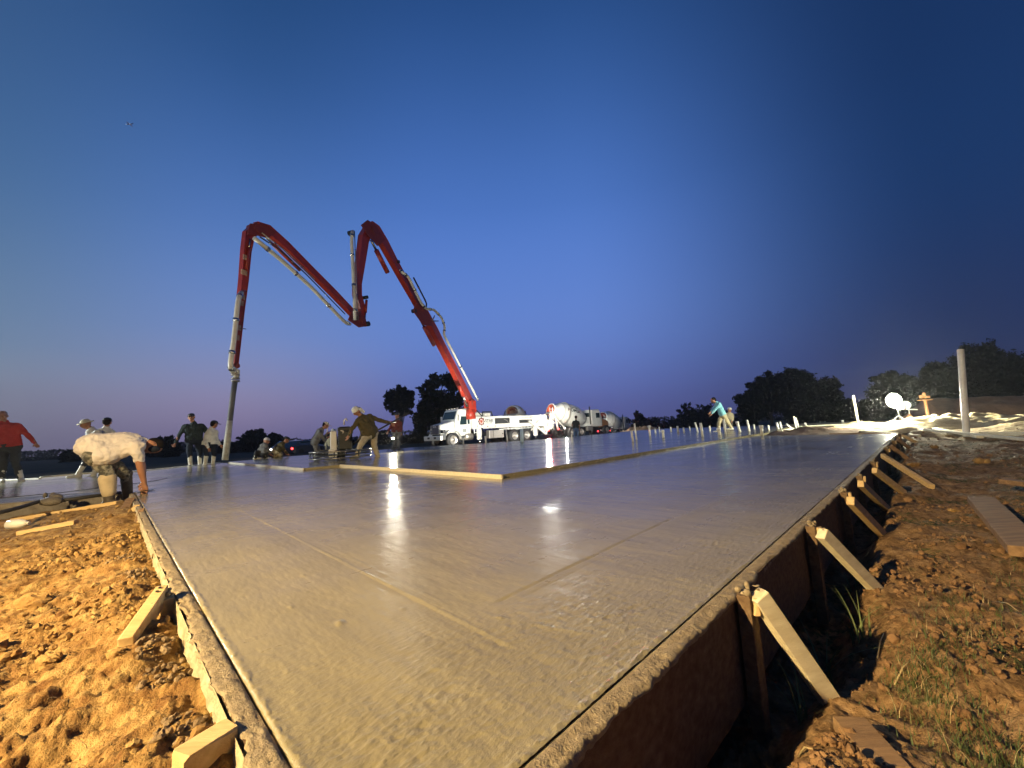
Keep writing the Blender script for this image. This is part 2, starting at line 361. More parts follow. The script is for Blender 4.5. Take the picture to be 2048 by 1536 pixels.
# ------------------------------------------------------------------ lamps that the place has
def lamp_spot(name, p, target, watts, col, size=R(150), blend=.6, soft=.06, parent=None):
    l = bpy.data.lights.new(name, 'SPOT'); l.energy = watts; l.color = col; l.spot_size = size; l.spot_blend = blend; l.shadow_soft_size = soft
    o = bpy.data.objects.new(name, l); COL.objects.link(o); d = Vector(target) - Vector(p)
    m = Matrix.Translation(Vector(p)) @ d.to_track_quat('-Z', 'Y').to_matrix().to_4x4()
    if parent: o.parent = parent; m = ROOTM[parent.name]['M'].inverted() @ m
    o.matrix_world = m if not parent else m
    if parent: o.matrix_local = m
    return o
def light_stand(label, base, h, aim, watts, col, heads=2, spread=.45, frame=None, em=60, size=R(150), hs=.11, back=0):
    base = Vector(base); t = thing('work_light', label, 'work light', base)
    fm = frame or blackp
    top = base + Vector((0, 0, h)); hub = base + Vector((0, 0, min(.5, h * .6)))
    MB().tube(base + Vector((0, 0, .12)), top, .014, .011, 8).build('mast', fm, t)
    for k in range(3):
        a = 2 * math.pi * k / 3 + .5; foot = base + Vector((math.cos(a) * spread, math.sin(a) * spread, 0.01))
        MB().tube(hub, foot, .011, .011, 6).build('leg', fm, t)
    d = (Vector(aim) - top).normalized(); side = d.cross(Vector((0, 0, 1))).normalized(); up = side.cross(d)
    MB().bar(top - side * .2, top + side * .2, .02, .02).build('crossbar', fm, t)
    rm = Matrix((side, up, -d)).transposed()
    for k in range(heads):
        c = top + side * ((k - (heads - 1) / 2) * .24) + Vector((0, 0, hs * .9))
        hd = MB().box(c, (hs * 1.8, hs * 1.5, .07), rm, .012).build('lamp_head', fm, t)
        (MB().box(c + d * .038, (hs * 1.6, hs * 1.3, .008), rm) if em < 200 else MB().tube(c + d * .036, c + d * .10, hs * 1.15, hs * 1.4, 28)).build('lens', EM('lit_lens', col, em), hd)  # brightest heads get an oversize round lens, shaped to read as glare
        lamp_spot('lamp_light', c + d * (.06 if em < 200 else .14), Vector(aim) + side * (k - .5) * 2, watts / heads, col, size, parent=t)
    if back:
        hd = MB().box(top + up * -.06 - d * .1, (hs * 1.6, hs * 1.3, .07), rm, .012).build('lamp_head', fm, t)
        MB().box(top + up * -.06 - d * .14, (hs * 1.4, hs * 1.1, .008), rm).build('lens', EM('lit_lens', col, em), hd)
        l = bpy.data.lights.new('lamp_light', 'POINT'); l.energy = back; l.color = col; l.shadow_soft_size = .05; lo_ = bpy.data.objects.new('lamp_light', l); COL.objects.link(lo_); lo_.parent = t; lo_.location = top + Vector((0, 0, .0)) - d * .2 - base
    return t
WARM = (1.0, .71, .33); COOL = (1.0, .97, .72)
light_stand('warm halogen work light on a tripod on the clay behind the camera', F(-3.7, 1.2, -.2), 2.35, F(4, 2.2, 0), 3500, WARM, 1, em=40, size=R(165))
TOW = at(1803, 862, -.1)
light_stand('glaring white work light on a low tripod at the far right corner of the slab', TOW, .74, Vector((-2, 9.5, .5)), 1000, COOL, 1, em=220, size=R(172), hs=.14, frame=alum, back=2400)
light_stand('tall white work light beyond the left edge of the site', (-15.5, 9.0, -.2), 2.2, Vector((-8, 13, .8)), 2600, (.95, 1, .9), 2, em=30)
OPL = atd(786, 876, 13.4)
light_stand('small white work light on the slab behind the trowel machine operator', Vector((OPL.x, OPL.y, .05)), max(.3, OPL.z - .1), Vector((-1, 4, .1)), 180, (1, .93, .7), 1, em=14, spread=.3, size=R(150), hs=.045)
light_stand('low work light on the slab edge aimed at the pump truck', Vector((-2.0, 25.2, -.1)), .8, Vector((-2.6, 33, 1.8)), 3200, (1, .97, .84), 1, em=40, spread=.3, size=R(160), hs=.06)
light_stand('low work light on the ground aimed at the mixer drum', Vector((3.2, 29.0, -.4)), .9, Vector((6.0, 39, 2.4)), 2800, (1, .97, .86), 1, em=40, spread=.3, size=R(160), hs=.06)

# ------------------------------------------------------------------ slab outline (v,u)
PU = [(2.90, 2.90), (3.03, 7.70), (2.36, 7.72), (2.36, 14.9), (4.4, 15.6), (9.2, 14.7), (11, 13.0), (13.6, 11.6), (19, 12.2), (25, 13.2), (27.5, 12.2), (24, 6.1), (21.4, 3.8), (14.1, 2.75), (12.5, 2.90)]
PL = [(0, 0), (12.0, 0), (12.6, 3.4), (9, 8), (3.2, 8), (3.0, 16), (2.30, 16), (1.5, 15.2), (-2.1, 15.3), (-9, 12), (-9, 9.3), (-1.2, 7.3), (0, 6.77)]
def sdist(v, u, poly):
    """signed distance, + inside"""
    inside = np.zeros(v.shape, bool); dm = np.full(v.shape, 1e9); n = len(poly)
    for i in range(n):
        x1, y1 = poly[i]; x2, y2 = poly[(i + 1) % n]
        c = ((y1 > u) != (y2 > u)) & (v < (x2 - x1) * (u - y1) / ((y2 - y1) if y2 != y1 else 1e-9) + x1); inside ^= c
        dx, dy = x2 - x1, y2 - y1; t = np.clip(((v - x1) * dx + (u - y1) * dy) / (dx * dx + dy * dy), 0, 1)
        dm = np.minimum(dm, np.hypot(v - x1 - t * dx, u - y1 - t * dy))
    return np.where(inside, dm, -dm)
FI = np.array(FM.inverted())
def to_vu(x, y): return FI[0, 0] * x + FI[0, 1] * y + FI[0, 3], FI[1, 0] * x + FI[1, 1] * y + FI[1, 3]

def base_h(x, y, rough=True):
    v, u = to_vu(x, y); r = np.hypot(x, y)
    left = sstep(-.25, .15, u - v)                                        # left of the near corner
    hl = -.075 - .13 * sstep(0, 1.6, -v) - .05 * sstep(5, 9, u)
    hr = -.29 - .12 * (1 - sstep(.10, .24, -u)) + .09 * sstep(.5, 2.2, -u) + .14 * sstep(4, 12, v) - .11 * np.exp(-((v - 1.75) ** 2 / .12 + (u + .22) ** 2 / .02)) + .07 * np.exp(-((v - .55) ** 2 / .2 + (u + .28) ** 2 / .02))
    h = hr * (1 - left) + hl * left
    far = sstep(14, 26, r); side = sstep(-5, 10, x - .15 * y)
    h = h * (1 - far) + far * (-.5 + side * .25 * (1 - sstep(24, 40, r)) - sstep(38, 58, y) * sstep(3, 8, x) * .85)
    k = np.clip(1.0 - .6 * sstep(8, 30, r), 0, 1)
    h = h + k * (.055 * fbm(x, y, 1.3, 3, 3) + .03 * fbm(x, y, 5, 3, 9) * (1 - .3 * left))
    if rough:
        # trampled, clodded clay: billowed noise pushed by foot- and shovel-marks
        bn = np.abs(fbm(x + .3 * vnoise(x * 4, y * 4, 5), y, 9, 4, 21, .6)); cn = np.abs(fbm(x, y, 26, 3, 33, .6))
        kk = 1 - sstep(9, 20, r)
        h = h + kk * left * (1 - sstep(4, 8, r)) * (.022 * fbm(u * 9 + v * 2, v * 3.0, 1, 3, 15, .55) + .016 * np.abs(fbm(u * 30 + v * 4, v * 11, 1, 4, 19, .62)) - .004) + kk * (.033 * (.45 - bn) + .016 * (.4 - cn) - .003)
        ft = fbm(x, y, 2.2, 2, 51); h = h - kk * .03 * sstep(.22, .5, ft)
        # clay heaped against the left form
        h = h + left * .035 * np.exp(-((v + .17) / .10) ** 2) * sstep(.2, .6, u) * (1 - sstep(5.5, 6.5, u)) * (.8 + .8 * vnoise(u * 3, v * 3, 77))
        h = h + (1 - left) * .05 * np.exp(-((u + .36) / .16) ** 2) * (.5 + vnoise(v * 2.2, u, 71))
    # pale sand heaps right of the slab, low clay mound at its far right corner
    h = h + .16 * np.exp(-(((v - 15.7) / 1.6) ** 2 + ((u - 1.7) / 1.3) ** 2)) + .25 * np.exp(-(((v - 31) / 6) ** 2 + ((u - 4) / 3.) ** 2))
    h = h + sstep(12.1, 12.6, v) * sstep(-.5, .5, -u + 3.2) * (1 - sstep(18, 26, r)) * (.05 + .10 * fbm(x, y, .9, 3, 81))
    h = h + .16 * sstep(13.3, 19, v - .6 * u) * (1 - left) * (1 - sstep(24, 34, r))
    return h
def ground_z(x, y):
    return float(base_h(np.array([x], float), np.array([y], float))[0])

# ground sheet: fine near the forms, coarse towards the horizon
ang = np.concatenate([np.linspace(-66, 66, 860), np.linspace(66, 294, 110)[1:-1]]) * math.pi / 180
nr = 800; rad = .22 * (420 / .22) ** (np.arange(nr) / (nr - 1.0))
A_, R_ = np.meshgrid(ang, rad, indexing='ij'); gx = R_ * np.sin(A_); gy = R_ * np.cos(A_)
gz = base_h(gx, gy); gv, gu = to_vu(gx, gy)
sd = np.maximum(sdist(gv, gu, PL), sdist(gv, gu, PU)); cell = .03 + .016 * R_
ins = sstep(0, 1, (sd - cell * .4) / cell); gz = gz * (1 - ins) + ins * -.5
na = len(ang); idx = np.arange(na * nr).reshape(na, nr); i0 = idx; i1 = np.roll(idx, -1, axis=0)
Fq = np.stack([i0[:, :-1], i0[:, 1:], i1[:, 1:], i1[:, :-1]], -1).reshape(-1, 4)
def ground_mat():
    m = M('clay_ground', (.30, .165, .065), .95, spec=.12); t = m.node_tree; p = t.nodes['Principled BSDF']; N = t.nodes.new; Lk = t.links.new
    O = N('ShaderNodeTexCoord').outputs['Object']
    def nz(s, d, r=.6):
        n = N('ShaderNodeTexNoise'); n.inputs['Scale'].default_value = s; n.inputs['Detail'].default_value = d; n.inputs['Roughness'].default_value = r; Lk(O, n.inputs['Vector']); return n.outputs[0]
    def rp(x, st):
        n = N('ShaderNodeValToRGB'); e = n.color_ramp.elements
        while len(e) < len(st): e.new(.5)
        for a, (q, c) in zip(e, st): a.position = q; a.color = (*c, 1)
        Lk(x, n.inputs[0]); return n.outputs[0]
    def mx(f, a, b):
        n = N('ShaderNodeMix'); n.data_type = 'RGBA'; Lk(f, n.inputs[0]); Lk(a, n.inputs[6]); Lk(b, n.inputs[7]); return n.outputs[2]
    fine = nz(16, 10, .7)
    cl = rp(fine, [(.34, (.13, .062, .022)), (.48, (.255, .150, .055)), (.6, (.365, .245, .097)), (.75, (.46, .33, .15))])
    cr = rp(fine, [(.36, (.11, .066, .034)), (.5, (.25, .155, .075)), (.62, (.35, .23, .12)), (.75, (.42, .30, .18))])
    # brown, partly overgrown clay on the right, orange clay on the left, pale sand under the far lamp, dark field beyond
    xs = N('ShaderNodeSeparateXYZ'); Lk(O, xs.inputs[0])
    def mr(x, a, b, c=0, d=1):
        n = N('ShaderNodeMapRange'); n.interpolation_type = 'SMOOTHSTEP'; n.inputs[1].default_value = a; n.inputs[2].default_value = b; n.inputs[3].default_value = c; n.inputs[4].default_value = d; Lk(x, n.inputs[0]); return n.outputs[0]
    def mt(op, a, b):
        n = N('ShaderNodeMath'); n.operation = op
        for i, x in enumerate((a, b)):
            if isinstance(x, (int, float)): n.inputs[i].default_value = x
            else: Lk(x, n.inputs[i])
        return n.outputs[0]
    c1 = mx(mr(xs.outputs[0], -.5, .4), cl, cr)
    gr = rp(nz(60, 4), [(.4, (.04, .05, .02)), (.6, (.12, .12, .05))])
    gp = mt('MULTIPLY', mr(nz(2.6, 4), .54, .62), mr(xs.outputs[0], .6, 1.2))
    c2 = mx(mt('MULTIPLY', gp, mr(nz(38, 3), .4, .6)), c1, gr)
    sand = rp(nz(5, 6), [(.38, (.22, .14, .07)), (.5, (.44, .33, .18)), (.62, (.54, .45, .27))])
    along = mt('ADD', mt('MULTIPLY', xs.outputs[0], 1.512), mt('MULTIPLY', xs.outputs[1], -.107))
    c3 = mx(mt('MULTIPLY', mr(mt('ADD', along, mt('MULTIPLY', nz(1.4, 4), 1.6)), 12.9, 13.5), mr(xs.outputs[1], 6, 8)), c2, sand)
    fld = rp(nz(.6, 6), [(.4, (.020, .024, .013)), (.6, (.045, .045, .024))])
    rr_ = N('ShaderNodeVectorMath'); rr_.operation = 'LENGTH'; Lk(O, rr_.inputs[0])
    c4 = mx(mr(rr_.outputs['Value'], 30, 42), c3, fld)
    Lk(c4, p.inputs['Base Color'])
    prev = None
    for s, d, r in ((12, .02, .6), (55, .009, .65), (210, .0028, .6)):
        b = N('ShaderNodeBump'); b.inputs['Distance'].default_value = d; b.inputs['Strength'].default_value = .9; Lk(nz(s, 5, r), b.inputs['Height'])
        if prev: Lk(prev, b.inputs['Normal'])
        prev = b.outputs[0]
    Lk(prev, p.inputs['Normal']); return m
npmesh('ground', np.stack([gx, gy, gz], -1).reshape(-1, 3), Fq, ground_mat(), kind='structure')

# ------------------------------------------------------------------ slab: one fine sheet near the camera + plain sheets elsewhere
def slab_relief(v, u):
    z = .0007 * fbm(v, u, 3, 3, 5)
    def ridge(a, b, c, w, amp, seed):          # line of mortar left by the edge of a float, from a to b
        ax, ay = a; bx, by = b; dx, dy = bx - ax, by - ay; Ln = math.hypot(dx, dy); t = ((v - ax) * dx + (u - ay) * dy) / Ln; n = ((v - ax) * -dy + (u - ay) * dx) / Ln + c * .006 * vnoise(t * 7, t * 0, seed)
        m = sstep(-.02, .03, t) * (1 - sstep(Ln - .05, Ln + .02, t)); e = amp * np.exp(-(n / w) ** 2) * (.55 + .9 * np.clip(vnoise(t * 30, n * 40, seed) + .3, 0, 1)); return m * e, n, m
    e, n, m = ridge((.49, .26), (.545, 3.54), 1, .0030, .0028, 3); z = z + e - m * .0012 * sstep(0, .01, n) * (1 - sstep(.01, .16, n))
    e, n, m = ridge((.53, .6), (.57, 1.9), 1, .003, .0016, 4); z = z + e
    e, n, m = ridge((.57, .43), (.66, .14), 1, .004, .003, 7); z = z + e
    e, n, m = ridge((.64, .49), (2.0, .53), 1, .004, -.0035, 9); z = z + e + m * .0016 * sstep(-.003, .012, n) * (1 - sstep(.02, .12, n))
    e, n, m = ridge((.72, .45), (1.25, .47), 1, .003, -.0018, 13); z = z + e
    e, n, m = ridge((1.88, .5), (1.9, 2.9), 1, .005, .0014, 15); z = z + e
    z = z - .0014 * sstep(1.86, 1.885, v) * sstep(.5, .53, u)
    k = 1 - sstep(.25, .75, .10 * v + u + .25 * vnoise(v * 3, u * 3, 99)); d = np.abs(fbm(v * .55 + u * .2, u * 1.25, 40, 4, 41, .68)); z = z + k * (.0042 * (.35 - d) * (.35 + 1.3 * np.clip(vnoise(v * 5, u * 5, 43) + .4, 0, 1)))
    z = z + .0006 * fbm(v, u * .5, 60, 2, 44)
    # crumbly arris raised against both forms
    for q, s in ((v, u), (u, v)):
        z = z + ((.0028 if q is v else .0034 * (1 - sstep(1.3, 3.2, s))) * np.exp(-((q - .009) / .007) ** 2)) * (.15 + 1.9 * np.clip(vnoise(s * 110, q * 160, 61) + .5 * vnoise(s * 38, q * 60, 63) + .2, 0, 1)) * (1 - sstep(6, 9, s)) - (.004 if q is v else 0) * (1 - sstep(0, .004, q))
    _r = random.Random(5)
    for (pv, pu, pr, ph) in [(_r.uniform(.05, 2.2), _r.uniform(.1, 2.4), _r.uniform(.0025, .006), _r.choice((-.002, .0025, .003))) for _ in range(46)] + list(((.26, .75, .010, .006), (.5, .9, .005, .003), (.33, 1.3, .006, .003), (.75, .3, .006, .004), (.2, 1.0, .005, .003), (.55, .35, .007, .003))):
        z = z + ph * np.exp(-(((v - pv) / pr) ** 2 + ((u - pu) / (pr * 1.6)) ** 2))
    return z
def geo(mx, s0, g):
    n = int(math.log(1 + mx * (g - 1) / s0) / math.log(g)) + 1; a = s0 * (g ** np.arange(n + 1) - 1) / (g - 1); return a * mx / a[-1]
av = geo(12.0, .0035, 1.0062); au = geo(6.77, .0035, 1.0062)
VV, UU = np.meshgrid(av, au, indexing='ij'); ZZ = slab_relief(VV, UU)
vs = [np.stack([VV, UU, ZZ], -1).reshape(-1, 3)]; idx = np.arange(VV.size).reshape(VV.shape)
fs = [np.stack([idx[:-1, :-1], idx[1:, :-1], idx[1:, 1:], idx[:-1, 1:]], -1).reshape(-1, 4)]; off = VV.size
def addquad(p, z):
    global off
    vs.append(np.array([(a, b, z) for a, b in p], float)); fs.append(np.array([[off, off + 1, off + 2, off + 3]])); off += 4
for q in ([(12.0, 0), (12.3, 1.7), (12.6, 3.4), (12.0, 3.4)], [(-9, 9.3), (-1.2, 7.3), (-2.1, 15.3), (-9, 12)], [(-1.2, 7.3), (0, 6.77), (1.5, 15.2), (-2.1, 15.3)], [(0, 6.77), (2.9, 6.77), (2.30, 16), (1.5, 15.2)]): addquad(q, 0)
# side skirts of the fine sheet
for (a, b) in (((0, 0), (12, 0)), ((0, 6.77), (0, 0))):
    vs.append(np.array([(a[0], a[1], -.003), (b[0], b[1], -.003), (b[0], b[1], -.28), (a[0], a[1], -.28)])); fs.append(np.array([[off, off + 1, off + 2, off + 3]])); off += 4
o = npmesh('concrete_slab', np.concatenate(vs), np.concatenate(fs), slabm, kind='structure'); o.matrix_world = FM
def poly_slab(name, poly, z0, z1, mat):
    n = len(poly); me = bpy.data.meshes.new(name)
    me.from_pydata([(a, b, z1) for a, b in poly] + [(a, b, z0) for a, b in poly], [], [tuple(range(n))[::-1]] + [(i, (i + 1) % n, n + (i + 1) % n, n + i) for i in range(n)])
    me.materials.append(mat); me.update(); o = bpy.data.objects.new(name, me); COL.objects.link(o); o.matrix_world = FM; o['kind'] = 'structure'; return o
def wob(poly, step, amp, keep=()):
    out = []
    for i, a in enumerate(poly):
        b = poly[(i + 1) % len(poly)]; d = math.hypot(b[0] - a[0], b[1] - a[1]); n = max(1, int(d / step)); out.append(a)
        if i in keep: continue
        for k in range(1, n):
            t = k / n; out.append((a[0] + (b[0] - a[0]) * t + random.uniform(-amp, amp), a[1] + (b[1] - a[1]) * t + random.uniform(-amp, amp)))
    return out
poly_slab('upper_slab', wob(PU, .12, .004, (0, 2, 3, 4, 5, 6, 7, 8, 9, 10, 11, 12)), -.02, .042, slabm)
# ragged mortar bead along the front of the upper slab
b = MB()
for k in range(260):
    v = 2.95 + k * .037
    if random.random() < .4: b.ell(F(v, 2.893 + random.uniform(-.006, .006), .03 + random.uniform(-.02, .012)), (random.uniform(.006, .02), random.uniform(.003, .006), random.uniform(.003, .006)), 6, 4)
tag(b.build('mortar_bead', palecrust), 'crumbly wet mortar line along the front edge of the raised slab', 'mortar bead', kind='stuff')

# ------------------------------------------------------------------ edge forms
def form_board(v0, u0, v1, u1, label, side):
    """2x boards on edge, outer side away from the slab; crust of mortar on the top"""
    a, b_ = Vector((v0, u0, 0)), Vector((v1, u1, 0)); d = (b_ - a).normalized(); n = Vector((0, -1, 0)) if side == 'R' else Vector((-1, 0, 0))
    t = thing('form_board', label, 'form board', F(v0, u0, -.28), 'form boards round the slab edge')
    W_ = .040; G = .005; L_ = (b_ - a).length; ns = max(2, int(L_ / .05)); vs = []; fs = []
    bd = MB(); z0, z1 = -.30, -.004
    prof = [(G, z0), (G, z1), (G + W_, z1), (G + W_, z0)]
    for i in range(ns + 1):
        c = a + d * (L_ * i / ns); w_ = .0015 * math.sin(i * .7 + v0)
        for (q, z) in prof: vs.append(F(*(c + n * (q + w_ + (random.uniform(-.0012, .0012) if q > G else 0)))[:2], z))
    for i in range(ns):
        for k in range(4): fs.append((i * 4 + k, i * 4 + (k + 1) % 4, i * 4 + 4 + (k + 1) % 4, i * 4 + 4 + k))
    fs += [(3, 2, 1, 0), (ns * 4, ns * 4 + 1, ns * 4 + 2, ns * 4 + 3)]
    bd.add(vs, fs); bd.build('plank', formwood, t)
    # mortar smeared over the top, ragged along its outer edge and dribbling down the face
    st = .006 if max(abs(v0) + abs(u0), .1) < 2.4 else .02; ns = int(L_ / st); cols = 9; P = []
    tt = np.linspace(0, L_, ns + 1); sd_ = int(abs(v0 * 7 + u0 * 13)) + (100 if side == 'R' else 0)
    edge = .047 + (.012 if side == 'L' else .007) * fbm(tt, tt * 0 + sd_, 13, 5, sd_, .75) * 1.2; drop = .010 + .035 * np.clip(fbm(tt, tt * 0 + 3 + sd_, 3.5, 4, sd_ + 5, .6) + .15, 0, 1) * (1.6 if side == 'L' else .8)
    for j in range(cols):
        f = j / 6.0
        if j <= 6:
            g0 = .0048 if side == 'L' else .0012; q = g0 + (edge - g0) * f; z = .0015 + .0042 * fbm(tt, tt * 0 + f * 1.1, 30, 5, sd_ + 9, .75) * (1.2 - abs(f - .6)) - .001 * (j == 6) - .0035 * (fbm(tt, tt * 0 + f * 2, 9, 3, sd_ + 77) > .33)
            if j == 0: z = tt * 0 - .004
        elif j == 7: q = edge + .004; z = -drop * .5
        else: q = np.minimum(edge, .0515) ; z = -drop
        c = np.array([[v0, u0]]) + tt[:, None] * np.array([[d.x, d.y]]) + (tt * 0 + q)[:, None] * np.array([[n.x, n.y]])
        P.append(np.concatenate([c, (tt * 0 + z)[:, None]], 1))
    P = np.stack(P, 1).reshape(-1, 3); im = np.arange((ns + 1) * cols).reshape(ns + 1, cols)
    Fq_ = np.stack([im[:-1, :-1], im[1:, :-1], im[1:, 1:], im[:-1, 1:]], -1).reshape(-1, 4)
    o = npmesh('mortar_crust', P, Fq_, mortar, parent=t); o.matrix_local = Matrix.Translation(-F(v0, u0, -.28)) @ FM
    if side == 'L':
        # pale skin of old mortar down the outer face
        zz = np.linspace(0, 1, 10); Q = []
        for j, f in enumerate(zz):
            q = np.maximum(edge * (1 - f) ** 3 + .0535 * (1 - (1 - f) ** 3), .052) + .001 + .010 * np.clip(fbm(tt, tt * 0 + f * 2, 9, 4, 200 + sd_, .6) + .1, 0, 1) * min(1, f * 4) + .012 * f * (1 - f); z = .0 - f * ((.085 + .05 * fbm(tt, tt * 0, 4, 3, 230 + sd_)) if side == 'L' else np.maximum(.012, .035 + .11 * fbm(tt, tt * 0, 5, 5, 230 + sd_, .6))) + 0 * tt
            c = np.array([[v0, u0]]) + tt[:, None] * np.array([[d.x, d.y]]) + (tt * 0 + q)[:, None] * np.array([[n.x, n.y]]); Q.append(np.concatenate([c, z[:, None]], 1))
        Q = np.stack(Q, 1).reshape(-1, 3); im = np.arange((ns + 1) * 10).reshape(ns + 1, 10)
        o = npmesh('mortar_splash', Q, np.stack([im[:-1, :-1], im[1:, :-1], im[1:, 1:], im[:-1, 1:]], -1).reshape(-1, 4), palecrust if side == 'L' else mortar, parent=t); o.matrix_local = Matrix.Translation(-F(v0, u0, -.28)) @ FM
    return t
form_board(0, 0.02, 0, 2.44, 'form board on the left, nearest the camera, with pale splashed mortar', 'L')
form_board(0, 2.445, 0, 4.6, 'middle form board on the left, half buried in orange clay', 'L')
form_board(0, 4.605, 0, 6.75, 'farthest form board on the left, ending beside the kneeling man', 'L')
form_board(-.02, 0, 3.04, 0, 'form board on the right, nearest the camera, face in deep shadow', 'R')
form_board(3.045, 0, 6.1, 0, 'second form board from the camera on the right side', 'R')
form_board(6.105, 0, 9.1, 0, 'third form board from the camera on the right side', 'R')
form_board(9.105, 0, 12.0, 0, 'farthest right form board, ending below the glaring work light', 'R')

def crumble(b, c, r, n=6):
    for _ in range(n): b.ell(Vector(c) + Vector([random.gauss(0, r) for _ in range(3)]) * .6, [r * random.uniform(.3, .7) for _ in range(3)], 6, 4)
def stake_brace(px_top, px_bot, zt, zb, label, v, mt, w=.038, stake=True, sl='R', stake_du=0.0, group='braces along the right form'):
    a = at(*px_top, zt); b_ = at(*px_bot, zb)
    t = thing('form_brace', label, 'brace', Vector((b_.x, b_.y, zb)), group)
    if sl == 'L': b_ = at(*px_bot, ground_z(b_.x, b_.y) + .012)
    d = (b_ - a).normalized(); a2 = a - d * .012; e = b_ + d * .05
    MB().bar(a2, e, w if sl == 'R' else .036, .050 if sl == 'R' else .058, ch=.0025, jit=.0012).build('kicker', mt, t)
    if stake:
        n = Vector((0, -1)) if sl == 'R' else Vector((-1, 0)); q = .053 + .020
        p = F(v, -q, 0) if sl == 'R' else F(-q, v, 0)
        s = MB().bar(Vector((p.x, p.y, -.42)), Vector((p.x, p.y, .006)), .038, .055, up=F(1, 0, 0) - F(0, 0, 0) if sl == 'R' else F(0, 1, 0) - F(0, 0, 0), ch=.002, jit=.001).build('stake', wood if sl == 'L' else formwood, t)  # right stakes take the dark form wood so they read as shaded
        MB().box(Vector((p.x, p.y, -.022)) - (F(0, .030, 0) - F(0, 0, 0) if sl == 'R' else Vector((0, 0, .01))), (.036, .014, .05), Matrix.Rotation(FA, 3, 'Z'), .003, .003).build('lit_stake_top', wood, t)  # bright block put on as the lit top of the stake
        cb = MB(); crumble(cb, (p.x, p.y, .010), .018, 9); cb.build('mortar_blob', mortar, t, kind='stuff')
    nb = MB()
    for k in (.12, .22): c = a2.lerp(b_, k); nb.ell(c + Vector((0, 0, .034)), (.006, .006, .003), 6, 4)
    if w > .03 and (b_ - a).length < 3:
        sb = MB()
        for k in range(26):
            c = a2.lerp(b_, random.random() ** 1.6 * .8) + Vector((random.uniform(-.012, .012), random.uniform(-.012, .012), .026)); sb.ell(c, (random.uniform(.002, .008), random.uniform(.002, .006), .002), 6, 4)
        sb.build('mortar_splatter', mortar, t, kind='stuff')
    nb.build('nail_head', darkg, t, kind='stuff')
    return t
for (pt, pb, v, lab, mt_) in [
    ((1520, 1196), (1640, 1372), 1.14, 'pale two-by-four brace nearest the camera on the right, grass growing across it', woodp),
    ((1646, 1070), (1745, 1172), 2.13, 'pale brace second from the camera on the right form', woodp),
    ((1702, 1003), (1762, 1066), 3.22, 'brown brace third from the camera on the right form', wood),
    ((1722, 968), (1772, 1016), 4.12, 'short splintered brace fourth from the camera on the right form', wood),
    ((1750, 942), (1803, 982), 5.3, 'slim brown brace fifth from the camera on the right form', wood),
    ((1766, 912), (1858, 970), 7.3, 'long tan brace sixth from the camera, widest reach of the row', wood)]:
    stake_brace(pt, pb, .0, -.27 if v < 5 else -.22, lab, v, mt_)
for k, (a, b_, v) in enumerate([((1782, 893), (1812, 916), 9.0), ((1796, 880), (1822, 898), 10.3), ((1806, 872), (1838, 888), 11.4)]):
    stake_brace(a, b_, -.01, -.18, ['small dark brace seventh from the camera on the right', 'small dark brace beside the last form board on the right', 'tiny pale brace at the far right slab corner'][k], v, woodd if k < 2 else wood)
# left side
stake_brace((322, 1190), (266, 1272), .015, -.12, 'orange lit brace with one dark side leaning on the left form', 1.46, wood, .04, True, 'L', group='braces along the left form')
t = thing('form_brace', 'blocky split stake at the bottom left beside the near form end', 'brace', F(-.09, .42, -.2), 'braces along the left form')
MB().bar(F(-.092, .46, -.3), F(-.092, .46, .012), .05, .085, up=F(1, .3, 0) - F(0, 0, 0), ch=.004, jit=.003).build('stake', wood, t)
MB().bar(F(-.135, .42, -.25), F(-.135, .42, -.035), .045, .07, up=F(1, .3, 0) - F(0, 0, 0), ch=.004, jit=.003).build('kicker', wood, t)
for k, (a, b_, za, zb, ww, lab) in enumerate([((262, 998), (234, 1048), .02, -.14, .07, 'flat grey brace board at the kneeling man end of the left form'), ((276, 1012), (238, 1054), .0, -.15, .05, 'rough split brace leaning at the corner of the left form'), ((290, 1040), (252, 1068), -.03, -.14, .06, 'bright yellow wood offcut stuck in clay beside the left form'), ((284, 1020), (270, 1056), .01, -.1, .04, 'narrow brown stake between the two boards at the left corner')]):
    p, q = at(*a, za), at(*b_, zb); MB().bar(p, q, ww, .03, ch=.003, jit=.003).build('wood_offcut' if k == 2 else 'form_brace', wood if k in (1, 2) else woodd, label=lab, cat='wood offcut' if k == 2 else 'brace')

# board edges set in the wet slab
def slab_board(a, b_, za, w_, h_, mt, label, n=30):
    p, q = F(*a), F(*b_); d = (q - p).normalized(); s = Vector((0, 0, 1)).cross(d); vs = []; fs = []; b = MB()
    for i in range(n + 1):
        c = p.lerp(q, i / n); wv = .004 * math.sin(i * .9) * (1 if 0 < i < n else 0)
        for (x, z) in ((-w_ / 2, za - h_), (w_ / 2, za - h_), (w_ / 2, za), (-w_ / 2, za)): vs.append(c + s * (x + wv) + Vector((0, 0, z + random.uniform(-.0015, .0015))))
    for i in range(n):
        for k in range(4): fs.append((i * 4 + k, i * 4 + (k + 1) % 4, i * 4 + 4 + (k + 1) % 4, i * 4 + 4 + k))
    fs += [(3, 2, 1, 0), tuple(n * 4 + k for k in range(4))]
    b.add(vs, fs); return b.build('screed_board', mt, label=label, cat='board', group='boards at the step in the slab')
slab_board((2.875, 2.86), (3.00, 7.70), .045, .026, .06, woodp, 'long pale timber edging the raised slab in front of the trowel machine')
slab_board((2.335, 7.74), (2.335, 14.6), .044, .026, .06, whited, 'white straight edge board on the slab left of the trowel machine')

